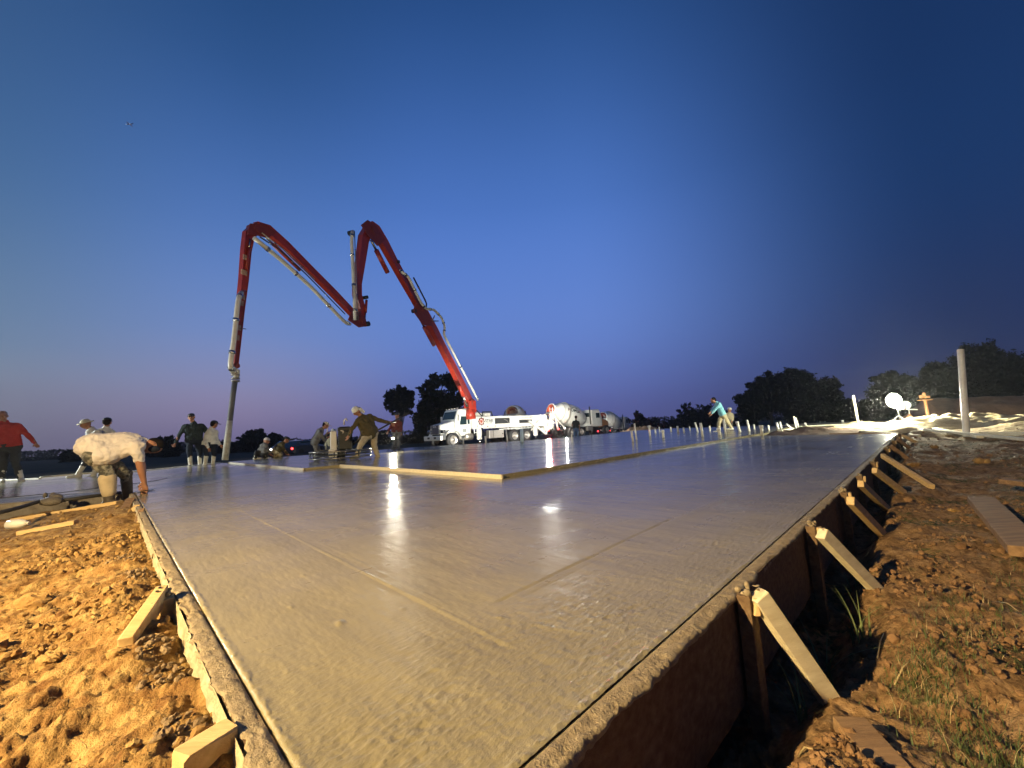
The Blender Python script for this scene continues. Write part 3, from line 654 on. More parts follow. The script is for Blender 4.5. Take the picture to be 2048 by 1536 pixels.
# ------------------------------------------------------------------ clods (thousands: stuff) and the big ones
def clod_template(seed, sub=1):
    import bmesh
    bm = bmesh.new(); bmesh.ops.create_icosphere(bm, subdivisions=sub, radius=1); r = np.random.default_rng(seed); V_ = np.array([v.co[:] for v in bm.verts]); bm.verts.index_update()
    Fc = np.array([[v.index for v in f.verts] for f in bm.faces]); bm.free()
    k = r.normal(size=3) * 2; V_ = V_ * (1 + .28 * np.sin(V_ @ k + seed)[:, None] + r.uniform(-.18, .18, (len(V_), 1))); V_[:, 2] *= .8; V_ *= (1, r.uniform(.6, .9), 1); return V_, Fc
TPL = [clod_template(i, 1) for i in range(6)] + [clod_template(i + 9, 2) for i in range(6)]
def scatter_clods(name, pts, sizes, mat, label, fine=False):
    Vs = []; Fs = []; off = 0
    for (x, y, z), s in zip(pts, sizes):
        Vt, Ft = TPL[RNG.integers(6, 12) if s > .010 and math.hypot(x, y) < 2.2 else RNG.integers(0, 6)]; q = Quaternion(RNG.normal(size=4)).normalized(); a = RNG.uniform(0, 6.28); t_ = RNG.uniform(-.5, .5)
        Rm = np.array((Matrix.Rotation(a, 3, 'Z') @ Matrix.Rotation(t_, 3, 'X'))); Vs.append((Vt * s) @ Rm.T + (x, y, z + s * .12)); Fs.append(Ft + off); off += len(Vt)
    return npmesh(name, np.concatenate(Vs), np.concatenate(Fs), mat, smooth=False, label=label, cat='clods', kind='stuff')
def scat(n, vr, ur, smin, smax, powr=3, excl=None):
    v = RNG.uniform(*vr, n); u = RNG.uniform(*ur, n); x = C0.x + math.cos(FA) * v - math.sin(FA) * u; y = C0.y + math.sin(FA) * v + math.cos(FA) * u
    k = np.ones(n, bool)
    if excl is not None: k = excl(v, u, x, y)
    x, y = x[k], y[k]; z = base_h(x, y); s = smin + (smax - smin) * RNG.uniform(0, 1, len(x)) ** powr; return np.stack([x, y, z], 1), s
clump = lambda v, u, x, y: fbm(x, y, 2.5, 3, 61) + RNG.uniform(-.25, .25, x.shape) > -.02
p1, s1 = scat(26000, (-1.6, -.07), (.1, 4.2), .0016, .019, 11, clump)
p2, s2 = scat(5000, (-3, -.08), (1.2, 7), .003, .026, 8, clump)
scatter_clods('clay_clods', np.concatenate([p1, p2]), np.concatenate([s1, s2]), clodm, 'loose orange clay crumbs on the ground left of the slab')
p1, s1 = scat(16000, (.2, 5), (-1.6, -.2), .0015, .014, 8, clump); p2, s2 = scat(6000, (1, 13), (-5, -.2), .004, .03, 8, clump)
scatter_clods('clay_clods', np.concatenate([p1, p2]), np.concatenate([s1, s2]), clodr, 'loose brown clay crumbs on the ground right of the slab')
# grey-dusted clods heaped against the left form
def heap(c, r, n, smin, smax, h):
    P = []; Z = []
    for _ in range(n):
        a = random.uniform(0, 6.28); q = r * math.sqrt(random.random()); vv, uu = c[0] + math.cos(a) * q * .6, c[1] + math.sin(a) * q; p = F(vv, uu); P.append((p.x, p.y, ground_z(p.x, p.y) + h * (1 - q / r))); Z.append(random.uniform(smin, smax) * random.uniform(.5, 1))
    return P, Z
P, Z = [], []
for c, r, n, h in (((-.11, 1.12), .10, 60, .02), ((-.11, .95), .09, 45, .015), ((-.11, .62), .08, 40, .015), ((-.11, 2.1), .14, 50, .02), ((-.14, 2.6), .16, 40, .02)):
    a, b_ = heap(c, r, n, .003, .014, h); P += a; Z += b_
scatter_clods('mortar_clods', P, Z, greyclod, 'greyish crumbled mortar and clay heaped against the left form board')
P, Z = [], []
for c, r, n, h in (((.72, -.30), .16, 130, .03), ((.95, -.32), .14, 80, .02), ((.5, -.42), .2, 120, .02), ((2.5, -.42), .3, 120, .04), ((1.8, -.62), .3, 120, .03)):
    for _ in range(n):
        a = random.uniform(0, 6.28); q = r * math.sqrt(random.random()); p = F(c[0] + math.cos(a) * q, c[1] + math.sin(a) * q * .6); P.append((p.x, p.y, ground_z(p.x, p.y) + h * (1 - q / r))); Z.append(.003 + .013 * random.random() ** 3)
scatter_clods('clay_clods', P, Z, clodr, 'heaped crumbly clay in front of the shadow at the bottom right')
def big_clod(px, py, z, s, label, mt=clodm, sq=.6):
    p = at(px, py, z); Vt, Ft = clod_template(int(px + py), 3); Vt = Vt * (s, s * .8, s * sq); Vt = Vt + .12 * s * np.stack([fbm(Vt[:, 0] / s + 3, Vt[:, 1] / s + Vt[:, 2] / s, 2.0, 3, k) for k in (1, 2, 3)], 1)
    npmesh('clay_lump', Vt + (p.x, p.y, ground_z(p.x, p.y) + s * .15), Ft, mt, smooth=False, label=label, cat='clay lump')
big_clod(62, 1246, -.14, .055, 'largest flat-topped clay lump on the left ground')
big_clod(90, 1370, -.13, .03, 'small rounded clay lump at lower left')
big_clod(235, 1355, -.1, .026, 'egg-shaped clay lump in the middle of the left ground')
big_clod(1490, 1425, -.24, .03, 'pale upright clay lump poking out of the shadow bottom right')
big_clod(1412, 1440, -.26, .018, 'small lit clay lump at the edge of the bottom right shadow')
big_clod(150, 1105, -.15, .045, 'dark clay lump near the left lumber')
for px, py, s, lab in ((1870, 905, .12, 'brown clay lump right of the last braces'), (1830, 935, .12, 'brown lump above the long brace foot'), (1965, 930, .14, 'broad dark lump left of the far right grass'), (1905, 1010, .07, 'low brown lump beside the long half-buried plank'), (1690, 1150, .03, 'small lump under the second brace')): big_clod(px, py, -.22, s * .6, lab)

# ------------------------------------------------------------------ grass and straw
def blades(n, cf, hr, mat, name, label, wdt=.0022, lean=.5, kind='stuff', loc=None, cat='grass', seg=4):
    Vs = []; Fs = []; off = 0
    for i in range(n):
        x, y, z = cf(); h = random.uniform(*hr); a = random.uniform(0, 6.28); l = random.uniform(.2, 1) * lean * h; ca, sa = math.cos(a), math.sin(a); wd = wdt * random.uniform(.7, 1.4)
        for k in range(seg + 1):
            t = k / seg; cx = x + ca * l * t * t; cy = y + sa * l * t * t; cz = z + h * (t - .35 * t * t * (l / h)); w_ = wd * (1 - t * .95)
            Vs += [(cx - sa * w_, cy + ca * w_, cz), (cx + sa * w_, cy - ca * w_, cz)]
        for k in range(seg): q = off + 2 * k; Fs.append((q, q + 1, q + 3, q + 2))
        off += 2 * (seg + 1)
    return npmesh(name, np.array(Vs), np.array(Fs), mat, label=label, cat=cat, kind=kind)
def near_pt(v, u, s):
    def f():
        p = F(v + random.gauss(0, s), u + random.gauss(0, s * .6)); return p.x, p.y, ground_z(p.x, p.y) - .005
    return f
for (v, u, n, hr, lab) in ((1.62, -.15, 15, (.20, .34), 'long bladed grass tuft at the form beyond the nearest brace'), (1.85, -.24, 13, (.14, .24), 'short grass tuft in the black shadow on the right'), (1.26, -.15, 12, (.12, .24), 'wiry grass tuft growing across the nearest right brace'), (2.55, -.15, 8, (.08, .16), 'sparse grass tuft behind the second brace')):
    g = blades(n, near_pt(v, u, .020), hr, blade, 'grass_tuft', lab, .0034, 1.0, kind=None, seg=8)
def patch(v, u, sv, su):
    def f():
        p = F(random.gauss(v, sv), random.gauss(u, su)); return p.x, p.y, ground_z(p.x, p.y) - .003
    return f
_pc = [(1.9, -.52, .22, .08), (1.5, -.42, .12, .05), (3.0, -1.0, .4, .14), (2.5, -.8, .25, .12), (5.6, -1.15, .5, .2), (7.5, -1.3, .5, .25), (1.2, -.55, .12, .06), (4.2, -1.7, .6, .2)]
def anyp(): return patch(*random.choice(_pc))()
blades(5200, anyp, (.012, .045), grassm, 'ground_grass', 'short green grass creeping over the clay right of the slab', .0013, .9)
blades(260, anyp, (.03, .09), strawm, 'dry_straw', 'dry straw stems lying on the clay right of the slab', .0009, 1.6)
def lft():
    p = F(random.uniform(-1.5, -.1), random.uniform(.3, 5)); return p.x, p.y, ground_z(p.x, p.y)
blades(200, lft, (.008, .04), strawm, 'dry_straw', 'thin root fibres and straw on the orange clay at left', .0008, 1.8)
for a, b_, lab in (((1748, 1272), (1764, 1240), 'pale straw stem standing below the second brace'), ((1782, 1322), (1822, 1308), 'pale curved stem on the clay'), ((1992, 1188), (2036, 1218), 'long straw stem on the clay at far right'), ((1595, 1500), (1630, 1530), 'thin twig on the lit clay at the bottom right')):
    p, q = at(*a, -.24), at(*b_, -.24); p.z = ground_z(p.x, p.y) + .005; q.z = ground_z(q.x, q.y) + .012
    MB().path([p, (p + q) / 2 + Vector((0, 0, .012)), q], [.0022, .002, .001], 5).build('straw_stem', strawm, label=lab, cat='straw')

# ------------------------------------------------------------------ loose lumber
def plank(a, b_, w_, t_, mt, label, dz=.01, name='loose_plank', cat='plank', ch=.003):
    p, q = at(*a[:2], a[2]), at(*b_[:2], b_[2]); p.z = max(a[2], ground_z(p.x, p.y) + dz) if dz is not None else a[2]; q.z = max(b_[2], ground_z(q.x, q.y) + dz) if dz is not None else b_[2]
    return MB().bar(p, q, w_, t_, ch=ch, jit=.002).build(name, mt, label=label, cat=cat)
plank((28, 1046, -.19), (238, 1020, -.13), .09, .04, wood, 'long pale plank lying behind the clay left of the slab', .02)
plank((0, 1052, -.19), (26, 1047, -.19), .09, .04, woodd, 'dark plank end at the left image edge', .02)
plank((38, 1076, -.18), (152, 1057, -.14), .06, .04, wood, 'short orange-lit plank just in front of the long pale plank', .02)
plank((1700, 1455, -.25), (1790, 1560, -.25), .075, .04, woodd, 'half buried grey plank at the bottom right corner', .004)
plank((1962, 1000, -.18), (2062, 1105, -.18), .14, .05, woodd, 'wide grey plank half sunk in the clay at the right edge', .01)
plank((2006, 962, -.14), (2056, 968, -.14), .07, .04, woodd, 'pale board end at the right edge above the wide grey plank', .03)
for a, b_, w_, mt_, lab in (((1645, 857, -.02), (1780, 845, -.02), .09, pvcy, 'long pale board behind the low clay mound'), ((1690, 860, 0), (1800, 868, 0), .08, woodp, 'board in front of the low tripod work light'), ((1790, 852, 0), (1900, 868, -.05), .1, woodp, 'board running right from the tripod work light'), ((1826, 850, 0), (1960, 874, -.05), .09, woodp, 'long board under the white standing pipe'), ((1850, 862, 0), (2060, 880, -.06), .07, pvcy, 'lowest long pale board running out of the right edge'), ((1836, 846, 0), (1896, 842, 0), .1, woodp, 'board by the orange stand'), ((1960, 866, 0), (2060, 867, 0), .06, pvcy, 'thin pale board at the right edge of the sand'), ((1600, 853, .03), (1700, 848, .03), .07, pvcy, 'thin board on the far slab corner'), ((1818, 873, -.1), (1842, 880, -.15), .03, woodp, 'short stick at the far right slab corner'), ((1560, 862, .07), (1584, 857, .07), .12, pvcy, 'board end at the far right end of the raised slab edge'), ((1660, 868, .0), (1790, 867, .0), .05, woodd, 'dark edge board between clay mound and wet slab'), ((1700, 848, 0), (1770, 856, 0), .08, pvcy, 'slanting pale board left of the work light')):
    plank(a, b_, w_, .04, mt_, lab, .03)
# left back edge: white strips
for a, b_, mt_, lab in (((80, 955, .0), (192, 945, .0), pvcy, 'pale yellowish pipe lying behind the kneeling man'), ((205, 950, .0), (440, 926, .0), pvc, 'long white edge strip along the back of the wet concrete left of the pump hose'), ((-20, 962, .0), (80, 958, .0), whited, 'white edge strip behind the man in red')):
    p, q = at(*a), at(*b_); MB().bar(p, q, .05, .05, ch=.004).build('edge_strip', mt_, label=lab, cat='edge strip')
b = MB(); pts = [at(-20, 1030, .02), at(40, 1015, .02), at(78, 1003, .03), at(130, 1000, .02), at(190, 992, .03), at(240, 985, .02)]
b.path(pts, .02, 8).build('rubber_hose', blackm, label='dark hose lying across the mud in front of the kneeling man', cat='hose')
b = MB(); crumble(b, at(100, 996, .05), .05, 10); b.ell(at(102, 1003, .02), (.12, .07, .05), 10, 6); b.ell(at(112, 996, .05), (.07, .05, .05), 8, 6); b.build('sack', mudm, label='crumpled grey sack lying on the hose left of the kneeling man', cat='sack')
p = at(30, 1058, -.13); t = thing('plastic_bottle', 'white plastic bottle lying on the clay at the left edge', 'bottle', p)
MB().path([p + Vector((-.06, 0, .045)), p + Vector((.03, .01, .045)), p + Vector((.07, .015, .045)), p + Vector((.09, .017, .045))], [.042, .042, .03, .014], 12).build('body', pvc, t); MB().tube(p + Vector((.09, .017, .045)), p + Vector((.11, .02, .045)), .016, .016, 10).build('cap', whited, t)
p = at(28, 990, .006); q = []
for k in range(14):
    a = k / 14 * 2 * math.pi; c = F(-1.0 + math.cos(a) * 1.5 + random.uniform(-.1, .1), 9.6 + math.sin(a) * 1.3 + random.uniform(-.1, .1)); q.append((c.x, c.y, .006))
me = bpy.data.meshes.new('puddle'); me.from_pydata(q, [], [tuple(range(14))]); wm = M('standing_water', (.10, .10, .095), .10, spec=1.0, bump2=.02, bs2=3.5); me.materials.append(wm); o = bpy.data.objects.new('puddle', me); COL.objects.link(o); o['kind'] = 'structure'

# mud over the left extension
me = poly_slab('mud_strip', wob([(-9, 9.25), (-1.2, 7.25), (-.03, 6.74), (-.03, 6.85), (-.6, 7.8), (-1.6, 8.4), (-9, 10.6)], .3, .05), -.45, .004, mudm)

# ------------------------------------------------------------------ white standing pipe and stub-ups
p0 = at(1933, 884, -.2); p1 = atd(1921, 699, p0.y)
t = thing('standing_pipe', 'tall white plastic pipe standing in the brown clay at the right', 'pipe', p0)
MB().tube(p0 - Vector((0, 0, .1)), p1, .052, .052, 20, False).build('pipe', pvc, t); MB().tube(p1 - Vector((0, 0, .004)), p1 + Vector((0, 0, .002)), .046, .046, 20).build('end_cap', pvcy, t)
MB().box(p0.lerp(p1, .78) + Vector((.055, -.01, 0)), (.02, .02, .04), None, .003).build('clip', pvc, t)
MB().box(p0.lerp(p1, .42) + Vector((-.055, -.01, 0)), (.025, .02, .03), None, .003).build('clip', pvc, t)
def stub(x0, y0, x1, y1, w_, label, mt=pvc, cap=False, z=.05):
    a = at(x0, y0, z); b_ = atd(x1, y1, a.y); r = w_ * a.y / FPX / 2 * .8
    t = thing('pipe_stub', label, 'pipe stub', a, 'plumbing stub-ups in the slab')
    MB().tube(a - Vector((0, 0, .03)), b_, r, r, 12).build('pipe', mt, t)
    if cap: d = (b_ - a).normalized(); MB().tube(b_ - d * r * 1.6, b_ + d * .02, r * 1.35, r * 1.35, 12).build('cap', mt, t)
    else: MB().tube(b_, b_ + Vector((0, 0, .004)), r * .8, r * .8, 10).build('mouth', pvcy, t)
ST = [((1266, 883), (1263, 861), 5, 'left twin stub of the pair on the raised slab, leaning'), ((1273, 879), (1269, 847), 4, 'thin tall stub just right of the twin stub'), ((1300, 872), (1298, 852), 5, 'stub with a side tee left of the middle of the far slab', 1), ((1319, 864), (1318, 854), 3, 'tiny stub on the far edge of the slab'), ((1327, 875), (1325, 861), 6, 'short stub with a square white cap', 1), ((1356, 865), (1355, 852), 5, 'short plain stub between the square cap stub and the leaning stub'), ((1396, 864), (1390, 845), 4, 'stub leaning left in the middle of the far slab'), ((1405, 872), (1401, 846), 6, 'thick stub right of the leaning stub'), ((1439, 870), (1437, 857), 7, 'boxy short stub at the feet of the man in blue', 1), ((1451, 868), (1447, 838), 5, 'tall stub in front of the man in blue'), ((1480, 863), (1474, 844), 6, 'capped stub right of the man in blue', 1), ((1499, 862), (1494, 840), 5, 'tall plain stub midway between the man in blue and the clay mound'), ((1524, 868), (1522, 852), 7, 'stub standing at the front edge of the raised slab', 1), ((1557, 858), (1553, 845), 5, 'left stub of the pair near the raised slab corner'), ((1563, 857), (1560, 844), 4, 'right stub of the pair near the raised slab corner'), ((1584, 856), (1573, 848), 4, 'stub leaning hard left by the clay mound'), ((1592, 855), (1588, 833), 4, 'tallest stub by the clay mound'), ((1597, 853), (1591, 835), 4, 'slanted stub touching the tallest one by the clay mound'), ((1612, 851), (1610, 846), 5, 'tiny stub behind the clay mound'), ((927, 888), (926, 871), 4, 'stub in front of the pump truck front wheel'), ((972, 886), (971, 872), 5, 'stub in front of the pump truck side, middle one'), ((1015, 883), (1012, 860), 4, 'thin tall stub in front of the pump truck tool box'), ((1144, 884), (1143, 868), 3, 'thin stub in front of the man in jeans'), ((1686, 845), (1685, 840), 5, 'tiny stub left of the pale sand heap'), ((1311, 866), (1310, 857), 4, 'tiny stub right of the tee stub'), ((1342, 862), (1341, 854), 4, 'tiny stub left of the short plain stub'), ((1368, 864), (1367, 855), 4, 'small stub right of the short plain stub'), ((1380, 860), (1379, 853), 3, 'smallest stub before the leaning stub'), ((1420, 862), (1419, 852), 4, 'small stub by the reaching hand of the man in blue'), ((1509, 858), (1508, 849), 4, 'small stub right of the tall plain stub'), ((1538, 860), (1536, 850), 4, 'small stub between the front edge stub and the corner pair')]
for s in ST: stub(*s[0], *s[1], s[2], s[3], cap=len(s) > 4)
stub(1044, 884, 1043, 858, 9, 'fat stub wrapped in pale blue plastic in front of the pump truck rear wheels', mt=M('pale_blue_wrap', (.35, .55, .75), .5, col2=(.6, .7, .75), ns=20))
a = at(1716, 840, -.05); a = atd(1716, 840, 13.5); t = thing('grade_stake', 'slanted pale grade stake standing in the sand heap', 'stake', a)
MB().bar(a - Vector((0, 0, .25)), atd(1706, 791, 13.5), .06, .04, up=(0, 1, 0), ch=.003).build('stake', pvcy, t)

# orange tripod stand with board, small lamp on stand, bank, sand
b0 = at(1858, 845, 0); t = thing('instrument_stand', 'orange post stand with boxes on a tray, right of the glaring work light', 'stand', b0)
tp = atd(1850, 800, b0.y); MB().tube(b0, tp, .05, .045, 12).build('post', orange, t); MB().box(tp, (.32, .24, .03), None, .004).build('tray', orange, t)
MB().box(tp + Vector((-.10, 0, .12)), (.10, .10, .11), None, .01).build('box', orange, t); MB().box(tp + Vector((.09, 0, .1)), (.13, .10, .07), None, .01).build('box', orange, t); MB().ell(tp + Vector((.0, 0, .20)), (.05, .05, .07), 10, 6).build('instrument', orange, t)
MB().box(b0 + Vector((.2, -.1, .08)), (.2, .16, .16), None, .01).build('carton', whited, label='small white carton at the foot of the orange stand', cat='carton')
b0 = at(1822, 846, 0); t = thing('flood_lamp', 'unlit round flood lamp on a low yellow tripod behind the glaring light', 'flood lamp', b0)
for k in range(3): a_ = k * 2.1 + .4; MB().tube(b0 + Vector((0, 0, .32)), b0 + Vector((math.cos(a_) * .22, math.sin(a_) * .22, 0)), .02, .03, 8).build('leg', orange, t)
MB().tube(b0 + Vector((0, 0, .3)), b0 + Vector((0, 0, .55)), .015, .015, 8).build('mast', whited, t); MB().bar(b0 + Vector((-.3, 0, .5)), b0 + Vector((.3, 0, .46)), .04, .03).build('crossbar', whited, t)
d_ = Vector((-.6, -.75, 0)).normalized(); MB().tube(b0 + Vector((-.08, 0, .64)), b0 + Vector((-.08, 0, .64)) + d_ * .1, .09, .13, 16).build('reflector', M('pale_reflector_glass', (.7, .72, .72), .15), t)  # pale glossy disc, gives off no light

def ridge_heap(name, label, cat, pts, mat, wdt, seed, kind=None):
    """long heap following pts (x,y,height)"""
    n = 120; Vs = []; P = [Vector(p) for p in pts]
    for i in range(n + 1):
        t = i / n * (len(P) - 1); k = min(int(t), len(P) - 2); c = P[k].lerp(P[k + 1], t - k); d = (P[k + 1] - P[k]); d.z = 0; d.normalize(); s = Vector((-d.y, d.x, 0))
        for j in range(25):
            q = j / 24 * 2 - 1; Vs.append((c.x + s.x * q * wdt, c.y + s.y * q * wdt, c.z * (1 - abs(q) ** 1.6)))
    Vs = np.array(Vs); Vs[:, 2] += .22 * fbm(Vs[:, 0], Vs[:, 1], .5, 3, seed) * (Vs[:, 2] > 0) + .1 * fbm(Vs[:, 0], Vs[:, 1], 2.2, 4, seed) - .35
    im = np.arange((n + 1) * 25).reshape(n + 1, 25)
    return npmesh(name, Vs, np.stack([im[:-1, :-1], im[1:, :-1], im[1:, 1:], im[:-1, 1:]], -1).reshape(-1, 4), mat, label=label, cat=cat, kind=kind)
bankm = M('brown_bank_soil', (.12, .068, .038), .95, col2=(.20, .115, .065), ns=3, bump=.03, bs=12)
ridge_heap('dirt_bank', 'long brown bank of soil behind the orange stand at right', 'dirt bank', [(18.9, 19.9, .35), (19.7, 19.5, 1.35), (22, 18, 1.15), (25, 17, 1.1), (30, 15.5, 1.3), (40, 12, 1.5)], bankm, 2.2, 5)
def mound(c, rx, ry, h, mat, name, label, seed, rot=0):
    nu_, nv = 60, 40; V_ = []
    aa = np.linspace(0, 2 * np.pi, nu_, endpoint=False); rr_ = np.linspace(0, 1, nv); A2, R2 = np.meshgrid(aa, rr_, indexing='ij')
    x = rx * R2 * np.cos(A2); y = ry * R2 * np.sin(A2); xr = x * math.cos(rot) - y * math.sin(rot) + c[0]; yr = x * math.sin(rot) + y * math.cos(rot) + c[1]
    z = h * (1 - R2 ** 1.5) * (1 + .5 * fbm(xr, yr, 1.8, 3, seed)) + h * .35 * fbm(xr, yr, 6, 4, seed) * (1 - R2 * .5) + c[2] - .02
    im = np.arange(nu_ * nv).reshape(nu_, nv); i1_ = np.roll(im, -1, 0)
    npmesh(name, np.stack([xr, yr, z], -1).reshape(-1, 3), np.stack([im[:, :-1], im[:, 1:], i1_[:, 1:], i1_[:, :-1]], -1).reshape(-1, 4), mat, label=label, cat='dirt heap')
c = at(1632, 866, 0); mound((c.x + .5, c.y + .6, -.02), 1.5, 1.1, .17, bankm, 'dirt_heap', 'low dark brown clay mound at the far right edge of the wet slab', 5, -.3)
c = at(1725, 855, 0); mound((c.x + .6, c.y + .8, -.05), 1.4, .9, .24, sandm, 'sand_heap', 'bright lit sand heap at the foot of the slanted stake', 8, .2)
c = at(1960, 852, 0); mound((c.x + .3, c.y + .8, -.05), 2.6, 1.2, .34, sandm, 'sand_heap', 'rubbly pale heap behind the white standing pipe', 9, -.4)
c = at(1290, 866, 0); mound((9.6, 31, -.3), 2.2, 1.2, .62, M('tan_heap_soil', (.30, .20, .12), .95, col2=(.38, .27, .17), ns=3), 'dirt_heap', 'small tan heap behind the far stubs beside the third mixer', 12)

# ------------------------------------------------------------------ boom of the concrete pump
BA = Vector((-3.3, 30.86)); hp = at(450, 925, .055); BB = Vector((hp.x, hp.y)); BD = (BB - BA).normalized(); BN = Vector((BD.y, -BD.x))  # BN: sideways
if BN.dot(-BA) < 0: BN = -BN
def bp(px, py, off=0.0):
    """point of the boom's own vertical plane (shifted sideways by off) seen at a pixel"""
    d = ray(px, py); A = BA + BN * off; t = BN.dot(A) / (BN.x * d.x + BN.y * d.y); return Vector((d.x * t, d.y * t, CAM_H + d.z * t))
N3 = Vector((BN.x, BN.y, 0))
TL = Vector((-3.3, 30.86, 0))
# truck frame: local x = back along the truck from the bumper, y = away from the near side, z up from the ground
PT = Matrix.Translation((-5.2, 28.8, -.47)) @ Matrix.Rotation(R(42), 4, 'Z')
truck = thing('concrete_pump_truck', 'white concrete pump truck with a folded red boom arching over the slab', 'pump truck', PT, local=True)
PTI = PT.inverted()
def tb(b, name, mat, parent=truck, **k): return b.build(name, mat, parent, Matrix.Identity(4), **k)   # truck-local parts
def wb(b, name, mat, parent, **k): return b.build(name, mat, parent, PTI, **k)                        # world-space parts
boom = bpy.data.objects.new('boom', None); COL.objects.link(boom); boom.parent = truck
def girder(pts, hs, wd, off, name, mat=redp):
    """box girder whose section follows pts (pixels) in the boom plane"""
    P = [bp(x, y, off) for x, y in pts]; vs = []; n = len(P)
    for i, p in enumerate(P):
        d = (P[min(i + 1, n - 1)] - P[max(i - 1, 0)]).normalized(); u = N3.cross(d).normalized(); h = hs[i] / 2
        for (a, b_) in ((-1, -1), (1, -1), (1, 1), (-1, 1)): vs.append(p + N3 * (a * wd / 2) + u * (b_ * h))
    fs = [(i * 4 + k, i * 4 + (k + 1) % 4, i * 4 + 4 + (k + 1) % 4, i * 4 + 4 + k) for i in range(n - 1) for k in range(4)] + [(3, 2, 1, 0), tuple(4 * n - 4 + k for k in range(4))]
    g = wb(MB().add(vs, fs), name, mat, boom)
    # flange plates stand proud along both edges
    fl = MB()
    for sgn in (-1, 1):
        vs = []
        for i, p in enumerate(P):
            d = (P[min(i + 1, n - 1)] - P[max(i - 1, 0)]).normalized(); u = N3.cross(d).normalized(); h = hs[i] / 2
            for (a, b_) in ((-1, h), (1, h), (1, h + .018), (-1, h + .018)): vs.append(p + N3 * (a * (wd / 2 + .02)) + u * (sgn * b_))
        fl.add(vs, fs)
    wb(fl, 'flange', redp, boom)
    return g
def pin(px, py, r, wd, off, mat=redd, name='joint'):
    c = bp(px, py, off); return wb(MB().tube(c - N3 * wd / 2, c + N3 * wd / 2, r, r, 18), name, mat, boom)
def pipe(pts, r, name='delivery_pipe', mat=pipem, smooth=4):
    P = []
    raw = [bp(x, y, o) for x, y, o in pts]
    for i in range(len(raw)):
        if 0 < i < len(raw) - 1:
            a, c, b_ = raw[i - 1], raw[i], raw[i + 1]; la = min(.3, (c - a).length / 2.5); lb = min(.3, (b_ - c).length / 2.5); s, e = c + (a - c).normalized() * la, c + (b_ - c).normalized() * lb
            for k in range(smooth + 1): t = k / smooth; P.append(s.lerp(c, t).lerp(c.lerp(e, t), t))
        else: P.append(raw[i])
    o = wb(MB().path(P, r, 10), name, mat, boom)
    # couplings
    cb = MB()
    for i in range(len(raw) - 1):
        L_ = (raw[i + 1] - raw[i]).length
        for k in range(1, max(2, int(L_ / 2.6))):
            q = raw[i].lerp(raw[i + 1], k / max(2, int(L_ / 2.6))); d = (raw[i + 1] - raw[i]).normalized(); cb.tube(q - d * .05, q + d * .05, r * 1.25, r * 1.25, 10)
    if cb.v: wb(cb, 'coupling', chrome, boom)
    return o
girder([(941, 806), (925, 776), (905, 735), (884, 694), (868, 662), (850, 628), (838, 610)], [.56, .72, .62, .54, .58, .46, .38], .30, -.05, 'boom_section')
girder([(846, 630), (826, 592), (806, 558), (785, 520), (768, 488), (752, 462), (740, 452)], [.36, .46, .43, .46, .55, .58, .44], .26, .02, 'boom_section')
girder([(738, 456), (727, 478), (721, 520), (714, 565), (714, 590), (722, 618), (722, 644)], [.40, .48, .40, .34, .36, .38, .26], .22, .0, 'boom_section')
girder([(720, 640), (706, 628), (668, 588), (620, 540), (570, 490), (535, 460), (512, 452)], [.23, .27, .27, .25, .26, .30, .24], .17, .0, 'boom_section')
girder([(512, 455), (497, 470), (492, 500), (487, 560), (480, 620), (474, 680), (469, 728)], [.26, .30, .24, .20, .16, .13, .11], .13, .0, 'boom_section')
for x, y, r, w_ in ((940, 806, .30, .6), (840, 618, .21, .56), (742, 462, .22, .5), (720, 642, .16, .44), (509, 458, .16, .36), (469, 732, .08, .26)): pin(x, y, r, w_, 0)
# knuckle plates and links
for pl, off in (([(834, 600), (856, 626), (866, 652), (846, 650), (826, 622)], .2), ([(735, 440), (752, 452), (770, 480), (755, 492), (735, 470), (722, 450)], .18), ([(500, 447), (530, 449), (552, 466), (535, 476), (510, 470), (494, 470)], .14), ([(702, 626), (728, 632), (735, 652), (718, 655), (696, 640)], .15)):
    P = [bp(x, y, off) for x, y in pl]; n = len(P); wb(MB().add([p + N3 * s for s in (-.02, .02) for p in P], [tuple(range(n)), tuple(reversed(range(n, 2 * n)))] + [(i, (i + 1) % n, n + (i + 1) % n, n + i) for i in range(n)]), 'knuckle_plate', redd, boom)
# hydraulic cylinders: barrel + bright rod
def cyl(a, b_, k, r, off):
    A, B_ = bp(*a, off), bp(*b_, off); m_ = A.lerp(B_, k); c = wb(MB().tube(A, m_, r, r, 12), 'hydraulic_cylinder', redp, boom); wb(MB().tube(m_, B_, r * .5, r * .5, 10), 'piston_rod', chrome, boom)
cyl((868, 690), (831, 622), .55, .13, .0); cyl((775, 545), (742, 480), .7, .12, .22); cyl((600, 540), (527, 470), .75, .07, .12); cyl((733, 600), (730, 642), .6, .06, .15); cyl((918, 770), (934, 812), .5, .14, .28); cyl((492, 540), (500, 478), .7, .05, .1)
